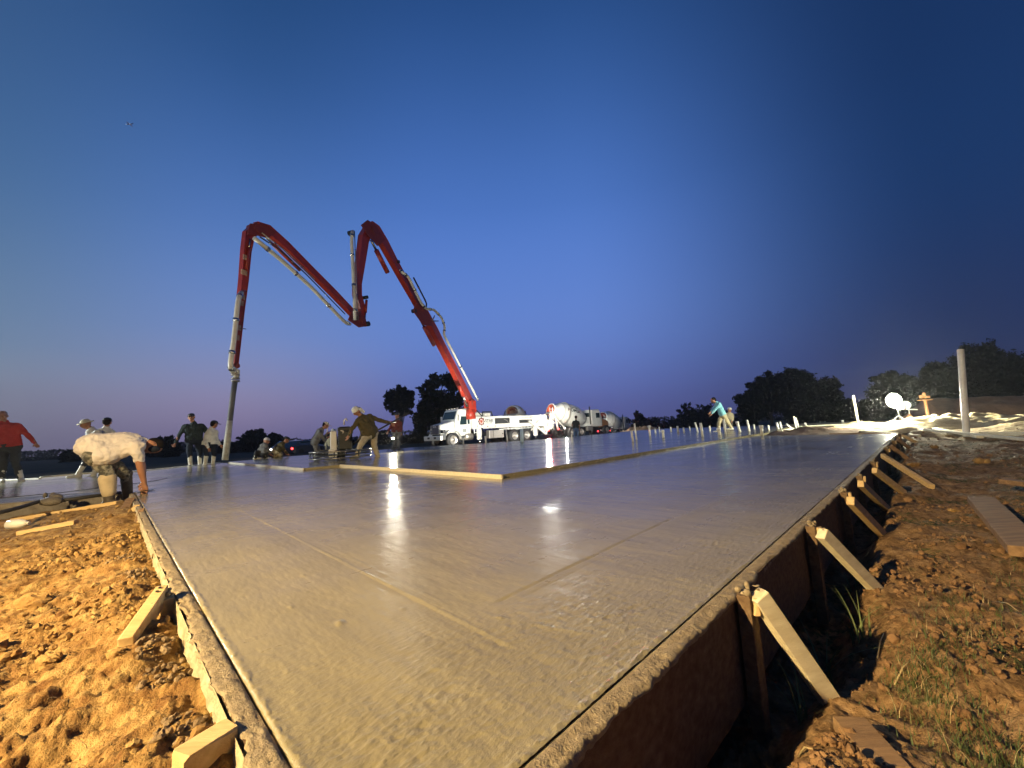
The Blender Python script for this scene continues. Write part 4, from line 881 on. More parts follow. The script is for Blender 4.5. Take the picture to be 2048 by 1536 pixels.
# delivery line
pipe([(956, 800, .42), (950, 788, .42), (887, 668, .42), (890, 655, .5), (884, 636, .5), (868, 619, .5), (852, 618, .45), (842, 606, .42), (816, 552, .42), (806, 546, .36), (800, 540, .2)], .075)
pipe([(705, 462, .4), (703, 480, .4), (706, 540, .4), (709, 600, .4), (710, 640, .36)], .075)
pipe([(508, 476, .36), (560, 518, .36), (620, 572, .36), (690, 645, .36), (700, 648, .3)], .07)
pipe([(483, 585, .1), (476, 600, .3), (468, 680, .28), (460, 730, .28), (464, 742, .15), (470, 745, 0)], .07)
pipe([(709, 462, .3), (712, 540, .3), (716, 640, .3)], .022, 'hydraulic_line', alum)
pipe([(520, 474, .2), (560, 500, .2), (610, 546, .2), (690, 628, .2)], .022, 'hydraulic_line', blackm)
pipe([(524, 466, .2), (575, 505, .2), (630, 560, .2)], .02, 'hydraulic_line', alum)
pipe([(827, 555, .35), (846, 592, .45), (854, 608, .5), (850, 620, .4), (838, 600, .3)], .045, 'hydraulic_line', blackm)
pipe([(862, 636, .3), (866, 640, .4), (869, 631, .5)], .03, 'bracket', darkg); pipe([(862, 642, .2), (877, 642, .5)], .03, 'bracket', darkg)
pipe([(484, 580, .1), (494, 583, .3)], .012, 'bracket', darkg); pipe([(478, 656, .1), (492, 658, .35)], .012, 'bracket', darkg)
for x, y, w_ in ((491, 515, .16), (488, 545, .2), (484, 593, .2), (483, 606, .12), (477, 655, .16), (474, 675, .14)):
    c = bp(x, y, .115); wb(MB().box(c, (w_, .03, .16), Matrix.Rotation(math.atan2(BD.y, BD.x), 3, 'Z')), 'bracket', hopperp, boom)
for x, y, r in ((702, 466, .12), (733, 648, .13), (828, 622, .13), (730, 595, .09), (794, 524, .1)): c = bp(x, y, .1); wb(MB().tube(c - N3 * .12, c + N3 * .14, r * .9, r * .9, 12), 'joint', blackp, boom)
# end elbow, clamp and hose
wb(MB().path([bp(465, 738, .1), bp(474, 742, .05), bp(472, 756, 0)], .085, 12), 'end_elbow', pipem, boom)
for y in (750, 757, 762): c = bp(471, y, 0); wb(MB().path([c - Vector((0, 0, .02)), c + Vector((0, 0, .02))], .12, 14), 'clamp', alum, boom)
hosep = [bp(470, 762, 0), bp(466, 790, 0), bp(460, 840, 0), bp(455, 880, 0), Vector((hp.x, hp.y, .12))]
hm = M('end_hose_rubber', (.05, .055, .07), .6, col2=(.11, .115, .13), ns=2); 
wb(MB().path(hosep, .075, 14), 'end_hose', hm, boom); c1, c2 = hosep[2], hosep[4]
wb(MB().path([c1.lerp(c2, t) for t in (.02, .5, 1)], [.078, .088, .086], 14), 'hose_sleeve', M('worn_grey_sleeve', (.45, .45, .40), .7, col2=(.28, .28, .26), ns=9), boom)

# ------------------------------------------------------------------ wheels
def wheel(x, y, parent, r=.54, wd=.3, side=-1, rim=alum, dual=False, idm=None):
    idm = idm or Matrix.Identity(4)
    ww = wd * (2.1 if dual else 1); m = Matrix.Translation((x, y, r)) @ Matrix.Rotation(R(90), 4, 'Z')
    pr = [(-ww / 2, .58 * r), (-ww / 2, .9 * r), (-ww / 2 + .04, r), (ww / 2 - .04, r), (ww / 2, .9 * r), (ww / 2, .58 * r)]
    ty = MB().lathe(pr, m, 28).build('wheel', blackm, parent, idm)
    sg = side; f = sg * ww / 2
    pr = [(f * 1.0, .60 * r), (f * .9, .52 * r), (f * .55, .40 * r), (f * .5, .22 * r), (f * .95, .17 * r), (f * 1.02, .001)]
    MB().lathe(pr, Matrix.Translation((x, y, r)) @ Matrix.Rotation(R(90), 4, 'Z'), 24).build('rim', rim, ty, idm)
    nb = MB()
    for k in range(10):
        a = 2 * math.pi * k / 10; nb.box((x + math.cos(a) * .32 * r, y + f * .62 * 1.0, r + math.sin(a) * .32 * r), (.03, .05, .03))
    nb.build('wheel_nuts', chrome, ty, idm, kind='stuff')
    return ty
W = {}
for s in (1.05, 6.9, 8.25): wheel(s, .18, truck, dual=s > 2)
for s in (1.05, 6.9, 8.25): wheel(s, 2.3, truck, dual=s > 2, side=1)
# chassis
b = MB(); b.box((6.2, .8, .85), (10.6, .09, .26)); b.box((6.2, 1.7, .85), (10.6, .09, .26))
for s in (2.6, 4, 5.5, 7.5, 9.5): b.box((s, 1.25, .85), (.12, .9, .2))
tb(b, 'chassis', blackp)
# bonnet: loft of sections front -> windscreen
def loft(secs, smooth=False, cap=True):
    b = MB(); n = len(secs[0]); vs = [p for s in secs for p in s]; fs = [(i * n + k, i * n + (k + 1) % n, (i + 1) * n + (k + 1) % n, (i + 1) * n + k) for i in range(len(secs) - 1) for k in range(n)]
    if cap: fs += [tuple(reversed(range(n))), tuple((len(secs) - 1) * n + k for k in range(n))]
    return b.add(vs, fs, smooth)
def rsec(x, y0, y1, z0, z1, c=.14):
    return [(x, y0, z0), (x, y1, z0), (x, y1, z1 - c), (x, y1 - c * .35, z1 - c * .35), (x, y1 - c, z1), (x, y0 + c, z1), (x, y0 + c * .35, z1 - c * .35), (x, y0, z1 - c)]
tb(loft([rsec(.32, .62, 1.88, 1.0, 1.62, .12), rsec(.42, .55, 1.95, .98, 1.70, .16), rsec(.9, .48, 2.02, .95, 1.80, .2), rsec(1.45, .40, 2.10, .95, 1.95, .22)]), 'bonnet', whitep)
gr = tb(MB().box((.30, 1.25, 1.32), (.06, 1.05, .62), None, .02), 'grille', blackp)
for k in range(6): tb(MB().box((.262, 1.25, 1.08 + k * .085), (.03, .96, .028)), 'grille_bar', chrome, gr)
b = MB(); b.box((.255, .70, 1.32), (.05, .06, .66)); b.box((.255, 1.80, 1.32), (.05, .06, .66)); b.box((.255, 1.25, 1.645), (.05, 1.16, .05)); tb(b, 'grille_surround', chrome, gr)
textmesh('MACK', .15, EM('bright_lettering', (.7, .72, .72), .0), 'lettering', truck, Matrix.Translation((.235, 1.25, 1.54)) @ Matrix.Rotation(R(-90), 4, 'Z') @ Matrix.Rotation(R(90), 4, 'X'))
for y in (.30, 2.20):
    hl = tb(MB().box((.36, y, 1.18), (.22, .40, .26), None, .04), 'headlight', chrome); tb(MB().box((.245, y, 1.18), (.02, .32, .2), None, .008), 'lens', glassm, hl)
tb(MB().box((.10, 1.25, .72), (.24, 2.36, .34), None, .04), 'bumper', whitep)
b = MB(); b.box((-.03, .8, .74), (.02, .3, .14)); b.box((-.03, 1.7, .74), (.02, .3, .14)); tb(b, 'bumper_vent', blackp)
for y in (.25, 2.25):           # wing over the front wheel
    secs = []
    for k in range(9):
        a = math.pi * k / 8; x = 1.05 - math.cos(a) * .70; z = .58 + math.sin(a) * .66; secs.append([(x, y - .24, z), (x, y + .24, z), (x * .98 + .02, y + .24, z + .07), (x * .98 + .02, y - .24, z + .07)])
    tb(loft(secs), 'mudguard', whitep)
b = MB()
for k in range(4): b.box((1.22, .44, 1.62 - k * .045), (.28, .02, .02))
tb(b, 'bonnet_vent', blackp)
# cab
cabp = tb(loft([rsec(1.40, .28, 2.22, .95, 2.00, .08), rsec(1.46, .28, 2.22, .85, 2.04, .08), rsec(1.72, .30, 2.20, .80, 2.72, .12), rsec(1.85, .32, 2.18, .80, 2.80, .14), rsec(2.75, .32, 2.18, .80, 2.84, .14), rsec(2.80, .32, 2.18, .85, 2.78, .14)]), 'cab', whitep)
m_ = Matrix.Translation((0, 0, 0))
tb(MB().add([(1.47, .42, 2.06), (1.47, 2.08, 2.06), (1.70, 2.06, 2.64), (1.70, .44, 2.64)], [(0, 1, 2, 3)]).add([(1.44, .42, 2.06), (1.44, 2.08, 2.06), (1.67, 2.06, 2.64), (1.67, .44, 2.64)], [(3, 2, 1, 0)]), 'windscreen', glassm, cabp)
dr = tb(MB().box((2.10, .268, 1.55), (.80, .03, 1.42), None, .01), 'door', whitep)
tb(MB().add([(1.78, .243, 1.62), (2.42, .243, 1.62), (2.42, .243, 2.24), (1.92, .243, 2.24)], [(0, 1, 2, 3)]), 'side_window', glassm, dr); tb(MB().box((2.38, .24, 1.40), (.12, .04, .035), None, .005), 'door_handle', blackp, dr)
tb(MB().box((2.18, .247, 1.18), (.34, .008, .26)), 'door_panel', greyp, dr)
b = MB(); b.box((2.62, .28, 1.9), (.2, .012, .5)); tb(b, 'rear_cab_window', glassm, cabp)
for y in (.02, 2.48): 
    mr_ = tb(MB().box((1.62, y, 2.12), (.10, .16, .42), None, .02), 'mirror', whitep); tb(MB().bar((1.66, y, 2.3), (1.72, .32 if y < 1 else 2.18, 2.3), .025, .025), 'mirror_arm', blackp, mr_)
for y in (.5, .88, 1.25, 1.62, 2.0): tb(MB().box((1.80, y, 2.86), (.09, .09, .06), None, .01), 'roof_lamp', whited, cabp)
tb(MB().path([(2.95, .45, .9), (2.95, .45, 2.95), (3.05, .45, 3.1)], .075, 12), 'exhaust', chrome)
tb(MB().box((2.0, .35, .60), (.8, .35, .14), None, .02), 'step', alum); tb(MB().tube((2.2, .38, .70), (2.9, .38, .70), .26, .26, 18), 'fuel_tank', alum)
# deck with side panels, openings, lettering
dk = tb(MB().box((6.9, 1.25, 1.70), (8.2, 2.3, .84), None, .02), 'deck', whitep)
pn = tb(MB().box((6.85, .07, 1.72), (8.1, .05, .92), None, .01), 'side_panel', whitep)
tb(MB().box((6.85, .03, 1.27), (8.1, .05, .06), None, .01), 'trim', whited, pn)
for x0, x1, z0, z1 in ((5.0, 6.55, 1.58, 2.02), (7.6, 9.1, 1.55, 1.82)):
    o_ = tb(MB().box(((x0 + x1) / 2, .043, (z0 + z1) / 2), (x1 - x0, .012, z1 - z0)), 'panel_opening', blackp, pn)
    b = MB(); 
    for (c_, d_) in ((((x0 + x1) / 2, z1 + .02), (x1 - x0 + .08, .04)), (((x0 + x1) / 2, z0 - .02), (x1 - x0 + .08, .04))): b.box((c_[0], .035, c_[1]), (d_[0], .03, d_[1]))
    tb(b, 'opening_frame', whited, pn); tb(MB().path([(x1 - .6, .025, z1 - .1), (x1 - .3, .02, (z0 + z1) / 2), (x1 - .15, .025, z0 + .03)], .02, 6), 'hose', alum, pn)
b = MB(); b.lathe([(0, .27), (-.012, .27), (-.012, .19)], Matrix.Translation((3.65, .04, 1.80)) @ Matrix.Rotation(R(90), 4, 'Z'), 24); tb(b, 'emblem', texr, pn)
b = MB()
for k in range(8): a = k * math.pi / 4; b.box((3.65 + math.cos(a) * .27, .03, 1.80 + math.sin(a) * .27), (.09, .012, .09), Matrix.Rotation(-a, 3, 'Y'))
tb(b, 'emblem_ring', texd, pn, kind='stuff')
hb = [(0, -.15), (.12, -.02), (.13, .08), (.07, .13), (0, .07), (-.07, .13), (-.13, .08), (-.12, -.02)]
tb(MB().prism([(x, y) for x, y in hb], Matrix.Translation((3.65, .036, 1.80)) @ Matrix.Rotation(R(90), 4, 'X'), .012), 'emblem_heart', hopper, pn)
TX = Matrix.Rotation(R(90), 4, 'X')
textmesh('STAR', .34, texd, 'lettering', truck, Matrix.Translation((4.42, .04, 1.83)) @ TX); textmesh('concrete pumping', .075, texd, 'lettering', truck, Matrix.Translation((4.42, .04, 1.67)) @ TX)
textmesh('CONCRETE PUMPING', .17, greyp, 'lettering', truck, Matrix.Translation((8.6, .04, 2.02)) @ TX)
for x in (3.6, 4.25, 5.0): tb(MB().tube((x, .03, 1.40), (x, .05, 1.40), .05, .05, 12), 'marker_lamp', orange, pn)
# ladder frame, tool box, lower rail, outriggers
b = MB(); b.box((2.98, .1, 1.55), (.05, .05, 1.3)); b.box((3.25, .1, 1.45), (.05, .05, 1.1))
for k in range(4): b.box((3.11, .1, .98 + k * .28), (.3, .04, .04))
tb(b, 'ladder', whitep)
tx = tb(MB().box((5.1, .22, .78), (1.5, .42, .62), None, .02), 'tool_box', alum); tb(MB().box((4.75, .0, .78), (.02, .01, .58)), 'seam', blackp, tx); tb(MB().box((5.7, -.005, .78), (.06, .03, .08)), 'latch', blackp, tx)
tb(MB().box((7.2, .05, 1.13), (3.6, .05, .07), None, .01), 'side_rail', whitep)
for s in (3.35, 9.35):
    for y in (-.02, 2.5):
        og = tb(MB().box((s, y, .98), (.34, .26, 1.1), None, .03), 'outrigger', whitep); tb(MB().tube((s, y, .45), (s, y, .1), .075, .075, 12), 'outrigger_jack', chrome, og); tb(MB().tube((s, y, .1), (s, y, .03), .22, .24, 16), 'outrigger_foot', blackp, og)
tb(MB().bar((8.6, -.1, 1.7), (10.3, -.35, .55), .14, .16), 'rear_leg', whitep); tb(MB().bar((8.9, .0, .9), (10.0, -.2, 1.95), .09, .1), 'rear_strut', whited)
# turret, pedestal, top gear
ped = PTI @ bp(940, 812, 0)
tb(loft([rsec(2.95, .5, 2.0, 2.1, 2.6, .1), rsec(4.1, .5, 2.0, 2.1, 2.5, .1)]), 'pedestal', whited)
tu = tb(MB().tube((ped.x, ped.y, 2.0), (ped.x, ped.y, 2.75), .42, .36, 22), 'turret', redp)
tb(MB().box((ped.x, ped.y - .3, 2.95), (.7, .08, .9), None, .03), 'turret_cheek', redp, tu); tb(MB().box((ped.x, ped.y + .3, 2.95), (.7, .08, .9), None, .03), 'turret_cheek', redp, tu)
tb(MB().path([(4.15, .5, 2.15), (4.15, .5, 2.55), (5.05, .5, 2.55), (5.15, .5, 2.15)], .06, 8), 'guard_rail', blackp); tb(MB().box((4.6, .6, 2.3), (.55, .4, .35), None, .04), 'top_box', whited)
b = MB(); b.box((5.9, .3, 2.17), (1.0, .3, .07)); b.box((6.8, .3, 2.16), (.7, .3, .05)); b.box((8.0, .3, 2.16), (.5, .3, .06)); tb(b, 'top_tray', whitep)
tb(MB().path([(3.5, .6, 2.8), (3.7, .5, 2.6), (3.95, .5, 2.35), (4.2, .5, 2.2)], .05, 8), 'hose', blackm)
# hopper end
hpr = tb(loft([rsec(10.9, .45, 2.05, .75, 1.7, .1), rsec(11.3, .35, 2.15, .8, 1.75, .1), rsec(11.9, .25, 2.25, 1.0, 1.75, .05)]), 'hopper', whited)
b = MB()
for k in range(6): b.box((11.5, .45 + k * .32, 1.78), (.75, .03, .03))
tb(b, 'hopper_grate', blackp, hpr); tb(MB().bar((10.9, .2, .5), (11.6, .1, 2.1), .1, .1), 'hopper_arm', whitep, hpr); tb(MB().bar((10.2, .1, 2.2), (11.6, .1, 1.3), .09, .12), 'hopper_arm', whitep, hpr)
for (x, y, z, em, r) in ((10.2, -.05, .95, EMS, .045), (11.0, -.05, .80, EMR, .05), (10.75, -.05, 1.05, EMS, .06)):
    tb(MB().ell((x, y, z), (r, .03, r), 12, 8), 'work_lamp', em)
def inlamp(m, p, aim, watts, col, size=R(150)):
    return lamp_spot('truck_spot_light', m @ Vector(p), m @ Vector(aim), watts, col, size, .8, .05)
inlamp(PT, (10.75, -.15, 1.1), (10, -8, -2), 1500, (1, .98, .85)); inlamp(PT, (11.0, -.15, .8), (10.6, -8, -1.2), 900, (1, .05, .05))
inlamp(PT, (10.9, -1.2, 2.6), (11.4, 1.2, .8), 420, (1, .92, .70))  # spot hangs free beside the hopper, no lamp body there

# ------------------------------------------------------------------ mixer trucks; local x = forward from the drum mouth, y = away from near side
def mixer(m, label, far=False, mouth=hopper):
    t = thing('mixer_truck', label, 'mixer truck', m, 'concrete mixer trucks', local=True)
    def q(b, name, mat, parent=t): return b.build(name, mat, parent, Matrix.Identity(4))
    for s in (2.2, 3.55, 7.9):
        for y, sd_ in ((.2, -1), (2.3, 1)): wheel(s, y, t, side=sd_, dual=s < 5)
    b = MB(); b.box((4.6, .8, .9), (8.6, .1, .28)); b.box((4.6, 1.7, .9), (8.6, .1, .28)); q(b, 'chassis', blackp)
    ax = Matrix.Translation((.55, 1.25, 2.95)) @ Matrix.Rotation(R(13), 4, 'Y')
    pr = [(.0, .62), (.0, .70), (.12, .72), (.2, .62), (.85, .92), (1.7, 1.16), (2.6, 1.22), (3.5, 1.16), (4.4, .86), (4.95, .5), (5.0, .02)]
    dm = q(MB().lathe(pr, ax, 36), 'drum', whitep)
    q(MB().lathe([(.02, .62), (.35, .50), (.9, .66), (.92, .01)], ax, 28), 'drum_mouth', mouth, dm)
    q(MB().lathe([(1.1, 1.03), (1.16, 1.03), (1.16, .95)], ax, 36), 'drum_band', greyp, dm); q(MB().lathe([(1.62, 1.20), (1.78, 1.23), (1.80, 1.15)], ax, 36), 'drum_band', whited, dm)
    # spiral fins inside the mouth
    b = MB()
    b.lathe([(.30, .5), (.30, .34), (.38, .34)], ax, 20); q(b, 'inner_ring', redd, dm)
    if not far:
        for w0, size, ang0, x0 in (('KOMSA', .52, 0, 2.35), ('READY MIX', .2, 14, 2.35)):
            a = R(-38 - ang0); rr0 = 1.235
            # wrap the flat letters round the drum
            cu = bpy.data.curves.new('l', 'FONT'); cu.body = w0; cu.size = size; cu.extrude = 0; cu.align_x = 'CENTER'; cu.align_y = 'CENTER'; cu.offset = .008; ob = bpy.data.objects.new('l', cu); COL.objects.link(ob)
            me = bpy.data.meshes.new_from_object(ob.evaluated_get(bpy.context.evaluated_depsgraph_get())); bpy.data.objects.remove(ob)
            for v in me.vertices:
                th = R(180) + R(38 + ang0) * 1.0 - v.co.y / rr0 * -1; xx = x0 + v.co.x
                rr1 = np.interp(xx, [p_[0] for p_ in pr], [p_[1] for p_ in pr]) + .016
                phi = R(17) + (v.co.y + (0 if ang0 == 0 else .36)) / rr1
                v.co = ax @ Vector((xx, -rr1 * math.cos(phi), rr1 * math.sin(phi)))
            me.materials.append(texd); ol = bpy.data.objects.new('lettering', me); COL.objects.link(ol); ol.parent = dm
    # rear pedestal, hopper, chute
    b = MB(); b.bar((.9, .7, 1.0), (.55, .7, 2.3), .12, .14); b.bar((.9, 1.8, 1.0), (.55, 1.8, 2.3), .12, .14); b.bar((.9, .7, 1.6), (.9, 1.8, 1.6), .1, .12); b.bar((1.9, .75, 1.05), (.7, .75, 2.0), .09, .1); q(b, 'drum_support', whitep)
    q(loft([rsec(.0, .75, 1.75, 2.9, 3.75, .1), rsec(.35, .72, 1.78, 2.6, 3.6, .1)], cap=False), 'collar', whitep) if False else None
    ch = MB(); vs = []; 
    for i in range(8):
        t_ = i / 7; c = Vector((.35 - 1.3 * t_, 1.0 - .5 * t_, 2.15 - 1.15 * t_))
        for k in range(7): a = math.pi + math.pi * k / 6; vs.append(c + Vector((0, math.cos(a) * .26, math.sin(a) * .2)))
    fs = [(i * 7 + k, i * 7 + k + 1, (i + 1) * 7 + k + 1, (i + 1) * 7 + k) for i in range(7) for k in range(6)]
    ch.add(vs, fs, True); q(ch, 'chute', whitep); q(loft([rsec(-.05, .85, 1.65, 1.95, 2.55, .05), rsec(.5, .7, 1.8, 2.1, 2.75, .05)], cap=False), 'charge_hopper', whited)
    b = MB(); b.bar((.0, .35, .9), (.0, .35, 3.2), .04, .04); b.bar((.0, .75, .9), (.0, .75, 3.2), .04, .04)
    for k in range(8): b.bar((.0, .35, 1.05 + k * .28), (.0, .75, 1.05 + k * .28), .03, .03)
    q(b, 'ladder', whitep)
    cb = q(loft([rsec(5.75, .25, 2.25, 1.0, 2.85, .12), rsec(7.0, .25, 2.25, 1.0, 2.9, .16), rsec(7.4, .3, 2.2, 1.0, 2.15, .12)]), 'cab', whitep)
    q(MB().box((6.7, .24, 2.2), (.6, .03, .55), None, .01), 'side_window', glassm, cb); q(MB().box((5.74, 1.25, 2.3), (.02, 1.2, .45)), 'rear_window', glassm, cb)
    q(loft([rsec(7.35, .4, 2.1, .95, 2.0, .2), rsec(8.7, .55, 1.95, .95, 1.65, .2), rsec(8.85, .6, 1.9, 1.0, 1.5, .12)]), 'bonnet', orange if not far else whitep)
    q(MB().path([(5.6, .4, 1.2), (5.6, .4, 3.2)], .07, 10), 'exhaust', blackp); q(MB().box((8.95, 1.25, .75), (.2, 2.3, .3), None, .03), 'bumper', chrome)
    b = MB(); b.box((4.6, .2, 1.22), (4.4, .5, .05)); q(b, 'mudguard', whitep); q(MB().box((5.1, .2, .85), (.8, .35, .5), None, .03), 'water_tank', alum)
    b = MB(); b.box((.6, .35, .95), (.06, .16, .12)); b.box((.6, 2.15, .95), (.06, .16, .12)); q(b, 'tail_lamp', EMR)
    if far: q(MB().ell((-.05, .6, 1.25), (.05, .16, .16), 12, 8), 'work_lamp', EMW)
    else: q(MB().ell((1.2, .0, 1.0), (.07, .05, .07), 12, 8), 'work_lamp', EMS)
    return t
MX1 = Matrix.Translation((3.85, 37.6, -.47)) @ Matrix.Rotation(R(38), 4, 'Z') @ Matrix.Scale(.92, 4)
mixer(MX1, 'white mixer truck with dark lettering on its drum backed up to the pump hopper', mouth=hopper)
inlamp(MX1, (1.2, -.15, 1.0), (1.0, -8, -1.4), 420, (1, .98, .9)); inlamp(MX1, (-.8, -1.4, 3.0), (1.5, 1.0, 1.9), 420, (1, .93, .78))  # second spot hangs free beside the drum, without a lamp body
MX2 = Matrix.Translation((1.0, 42.2, -.5)) @ Matrix.Rotation(R(82), 4, 'Z')
mixer(MX2, 'mixer truck with a concrete crusted drum mouth, mostly hidden behind the pump truck deck', True, hopperp)
MX3 = Matrix.Translation((13.2, 56.5, -1.25)) @ Matrix.Rotation(R(52), 4, 'Z')
mixer(MX3, 'distant mixer truck with a blazing rear work lamp, farthest right of the trucks', True, redd)
inlamp(MX3, (-.3, .6, 1.3), (-8, -2, .3), 900, (1, 1, .92), R(160)); inlamp(MX3, (-1.5, -1.0, 2.2), (1.2, 1.2, 2.2), 300, (1, .95, .85))  # second spot hangs free behind this drum, without a lamp body

# distant cars
def car(px, depth, rz, label, front, paint):
    p = atd(px, 890, depth); m = Matrix.Translation((p.x, p.y, -.75)) @ Matrix.Rotation(R(rz), 4, 'Z'); t = thing('parked_car', label, 'car', m, 'distant cars by the trees', local=True)
    def sec(x, w_, z0, z1, z2, wt): return [(x, -w_, z0), (x, w_, z0), (x, w_, z1), (x, wt, z2), (x, -wt, z2), (x, -w_, z1)]
    bd = loft([sec(-2.2, .8, .35, .75, .8, .7), sec(-2.0, .9, .25, .9, 1.0, .8), sec(-1.5, .92, .25, .98, 1.42, .68), sec(-.2, .92, .25, .98, 1.5, .68), sec(.6, .92, .25, .95, 1.3, .7), sec(1.0, .92, .25, .9, .98, .82), sec(2.0, .88, .3, .8, .85, .75), sec(2.2, .8, .4, .7, .72, .7)]).build('body', paint, t, I4)
    MB().box((-.4, 0, 1.22), (1.7, 1.63, .26), None, .03).build('windows', glassm, t, I4)
    for x in (-1.35, 1.35):
        for y in (-.85, .85): MB().tube((x, y - .1, .33), (x, y + .1, .33), .33, .33, 18).build('wheel', blackm, t, I4)
    for y in (-.65, .65):
        MB().ell((2.2, y, .66), (.05, .13, .08), 8, 6).build('headlight', EMS if front else glassm, t, I4); MB().ell((-2.2, y, .72), (.05, .12, .1), 8, 6).build('tail_light', EMR if not front else redd, t, I4)
dkp = M('dark_car_paint', (.03, .035, .05), .3, coat=.5)
car(571, 46, -80, 'distant car with headlights on, left of the dark car with red lamps', True, dkp); car(606, 40, 78, 'distant dark car with red tail lights lit', False, dkp); car(588, 60, 20, 'pale distant car beyond the red lit one', True, M('silver_car_paint', (.3, .32, .36), .3))

# ------------------------------------------------------------------ people
FOLD = bpy.data.textures.new('cloth_folds', 'CLOUDS'); FOLD.noise_scale = .09; FOLD.noise_depth = 2
def sculpt(name, prims, voxel, mat, parent, minv, smooth=6, sf=.6, folds=0):
    """tapered limbs and masses fused into one continuous skin"""
    b = MB()
    for p in prims:
        if p[0] == 'c':
            a, c = Vector(p[1]), Vector(p[2]); n = 12
            L_ = max((c - a).length, 1e-4); P = []; Rr = []; d = (c - a) / L_
            for t in (-1, -.85, -.5): P.append(a + d * p[3] * t); Rr.append(p[3] * math.sqrt(max(0.02, 1 - t * t)))
            P.append(a); Rr.append(p[3]); P.append(c); Rr.append(p[4])
            for t in (.5, .85, 1): P.append(c + d * p[4] * t); Rr.append(p[4] * math.sqrt(max(0.02, 1 - t * t)))
            b.path(P, Rr, n)
        else: b.ell(p[1], p[2], 14, 9, p[3] if len(p) > 3 else None)
    me = bpy.data.meshes.new(name); me.from_pydata([tuple(minv @ v) for v in b.v], [], b.f); me.update()
    tmp = bpy.data.objects.new(name, me); COL.objects.link(tmp)
    r = tmp.modifiers.new('r', 'REMESH'); r.mode = 'VOXEL'; r.voxel_size = voxel; r.use_smooth_shade = True
    s = tmp.modifiers.new('s', 'SMOOTH'); s.iterations = smooth; s.factor = sf
    if folds:
        dm_ = tmp.modifiers.new('d', 'DISPLACE'); dm_.texture = FOLD; dm_.strength = folds; dm_.mid_level = .5; dm_.texture_coords = 'LOCAL'
    me2 = bpy.data.meshes.new_from_object(tmp.evaluated_get(bpy.context.evaluated_depsgraph_get())); bpy.data.objects.remove(tmp)
    me2.name = name; me2.materials.clear(); me2.materials.append(mat); o = bpy.data.objects.new(name, me2); COL.objects.link(o); o.parent = parent; return o

def hand(pr, wr, tip_dir, s, palm_n):
    """palm + five bent fingers; tip_dir: where the fingers point, palm_n: palm normal"""
    d = Vector(tip_dir).normalized(); n = Vector(palm_n); n = (n - d * n.dot(d)).normalized(); sd = d.cross(n); w_ = Vector(wr)
    pr.append(('c', w_, w_ + d * .05 * s, .026 * s, .03 * s))
    for k in (-1.5, -.5, .5, 1.5):
        b0 = w_ + d * .075 * s + sd * k * .019 * s; l = (.032, .038, .036, .028)[int(k + 1.5)] * s
        pr.append(('c', w_ + d * .035 * s + sd * k * .014 * s, b0, .014 * s, .011 * s)); m1 = b0 + (d * .9 + n * .4).normalized() * l; m2 = m1 + (d * .4 + n).normalized() * l * .8
        pr.append(('c', b0, m1, .0105 * s, .0095 * s)); pr.append(('c', m1, m2, .0095 * s, .0085 * s))
    t0 = w_ + d * .02 * s + sd * .028 * s; t1 = t0 + (d * .6 + sd * .8 + n * .3).normalized() * .04 * s; t2 = t1 + (d * .9 + n * .6).normalized() * .03 * s
    pr.append(('c', t0, t1, .014 * s, .012 * s)); pr.append(('c', t1, t2, .0115 * s, .0095 * s))

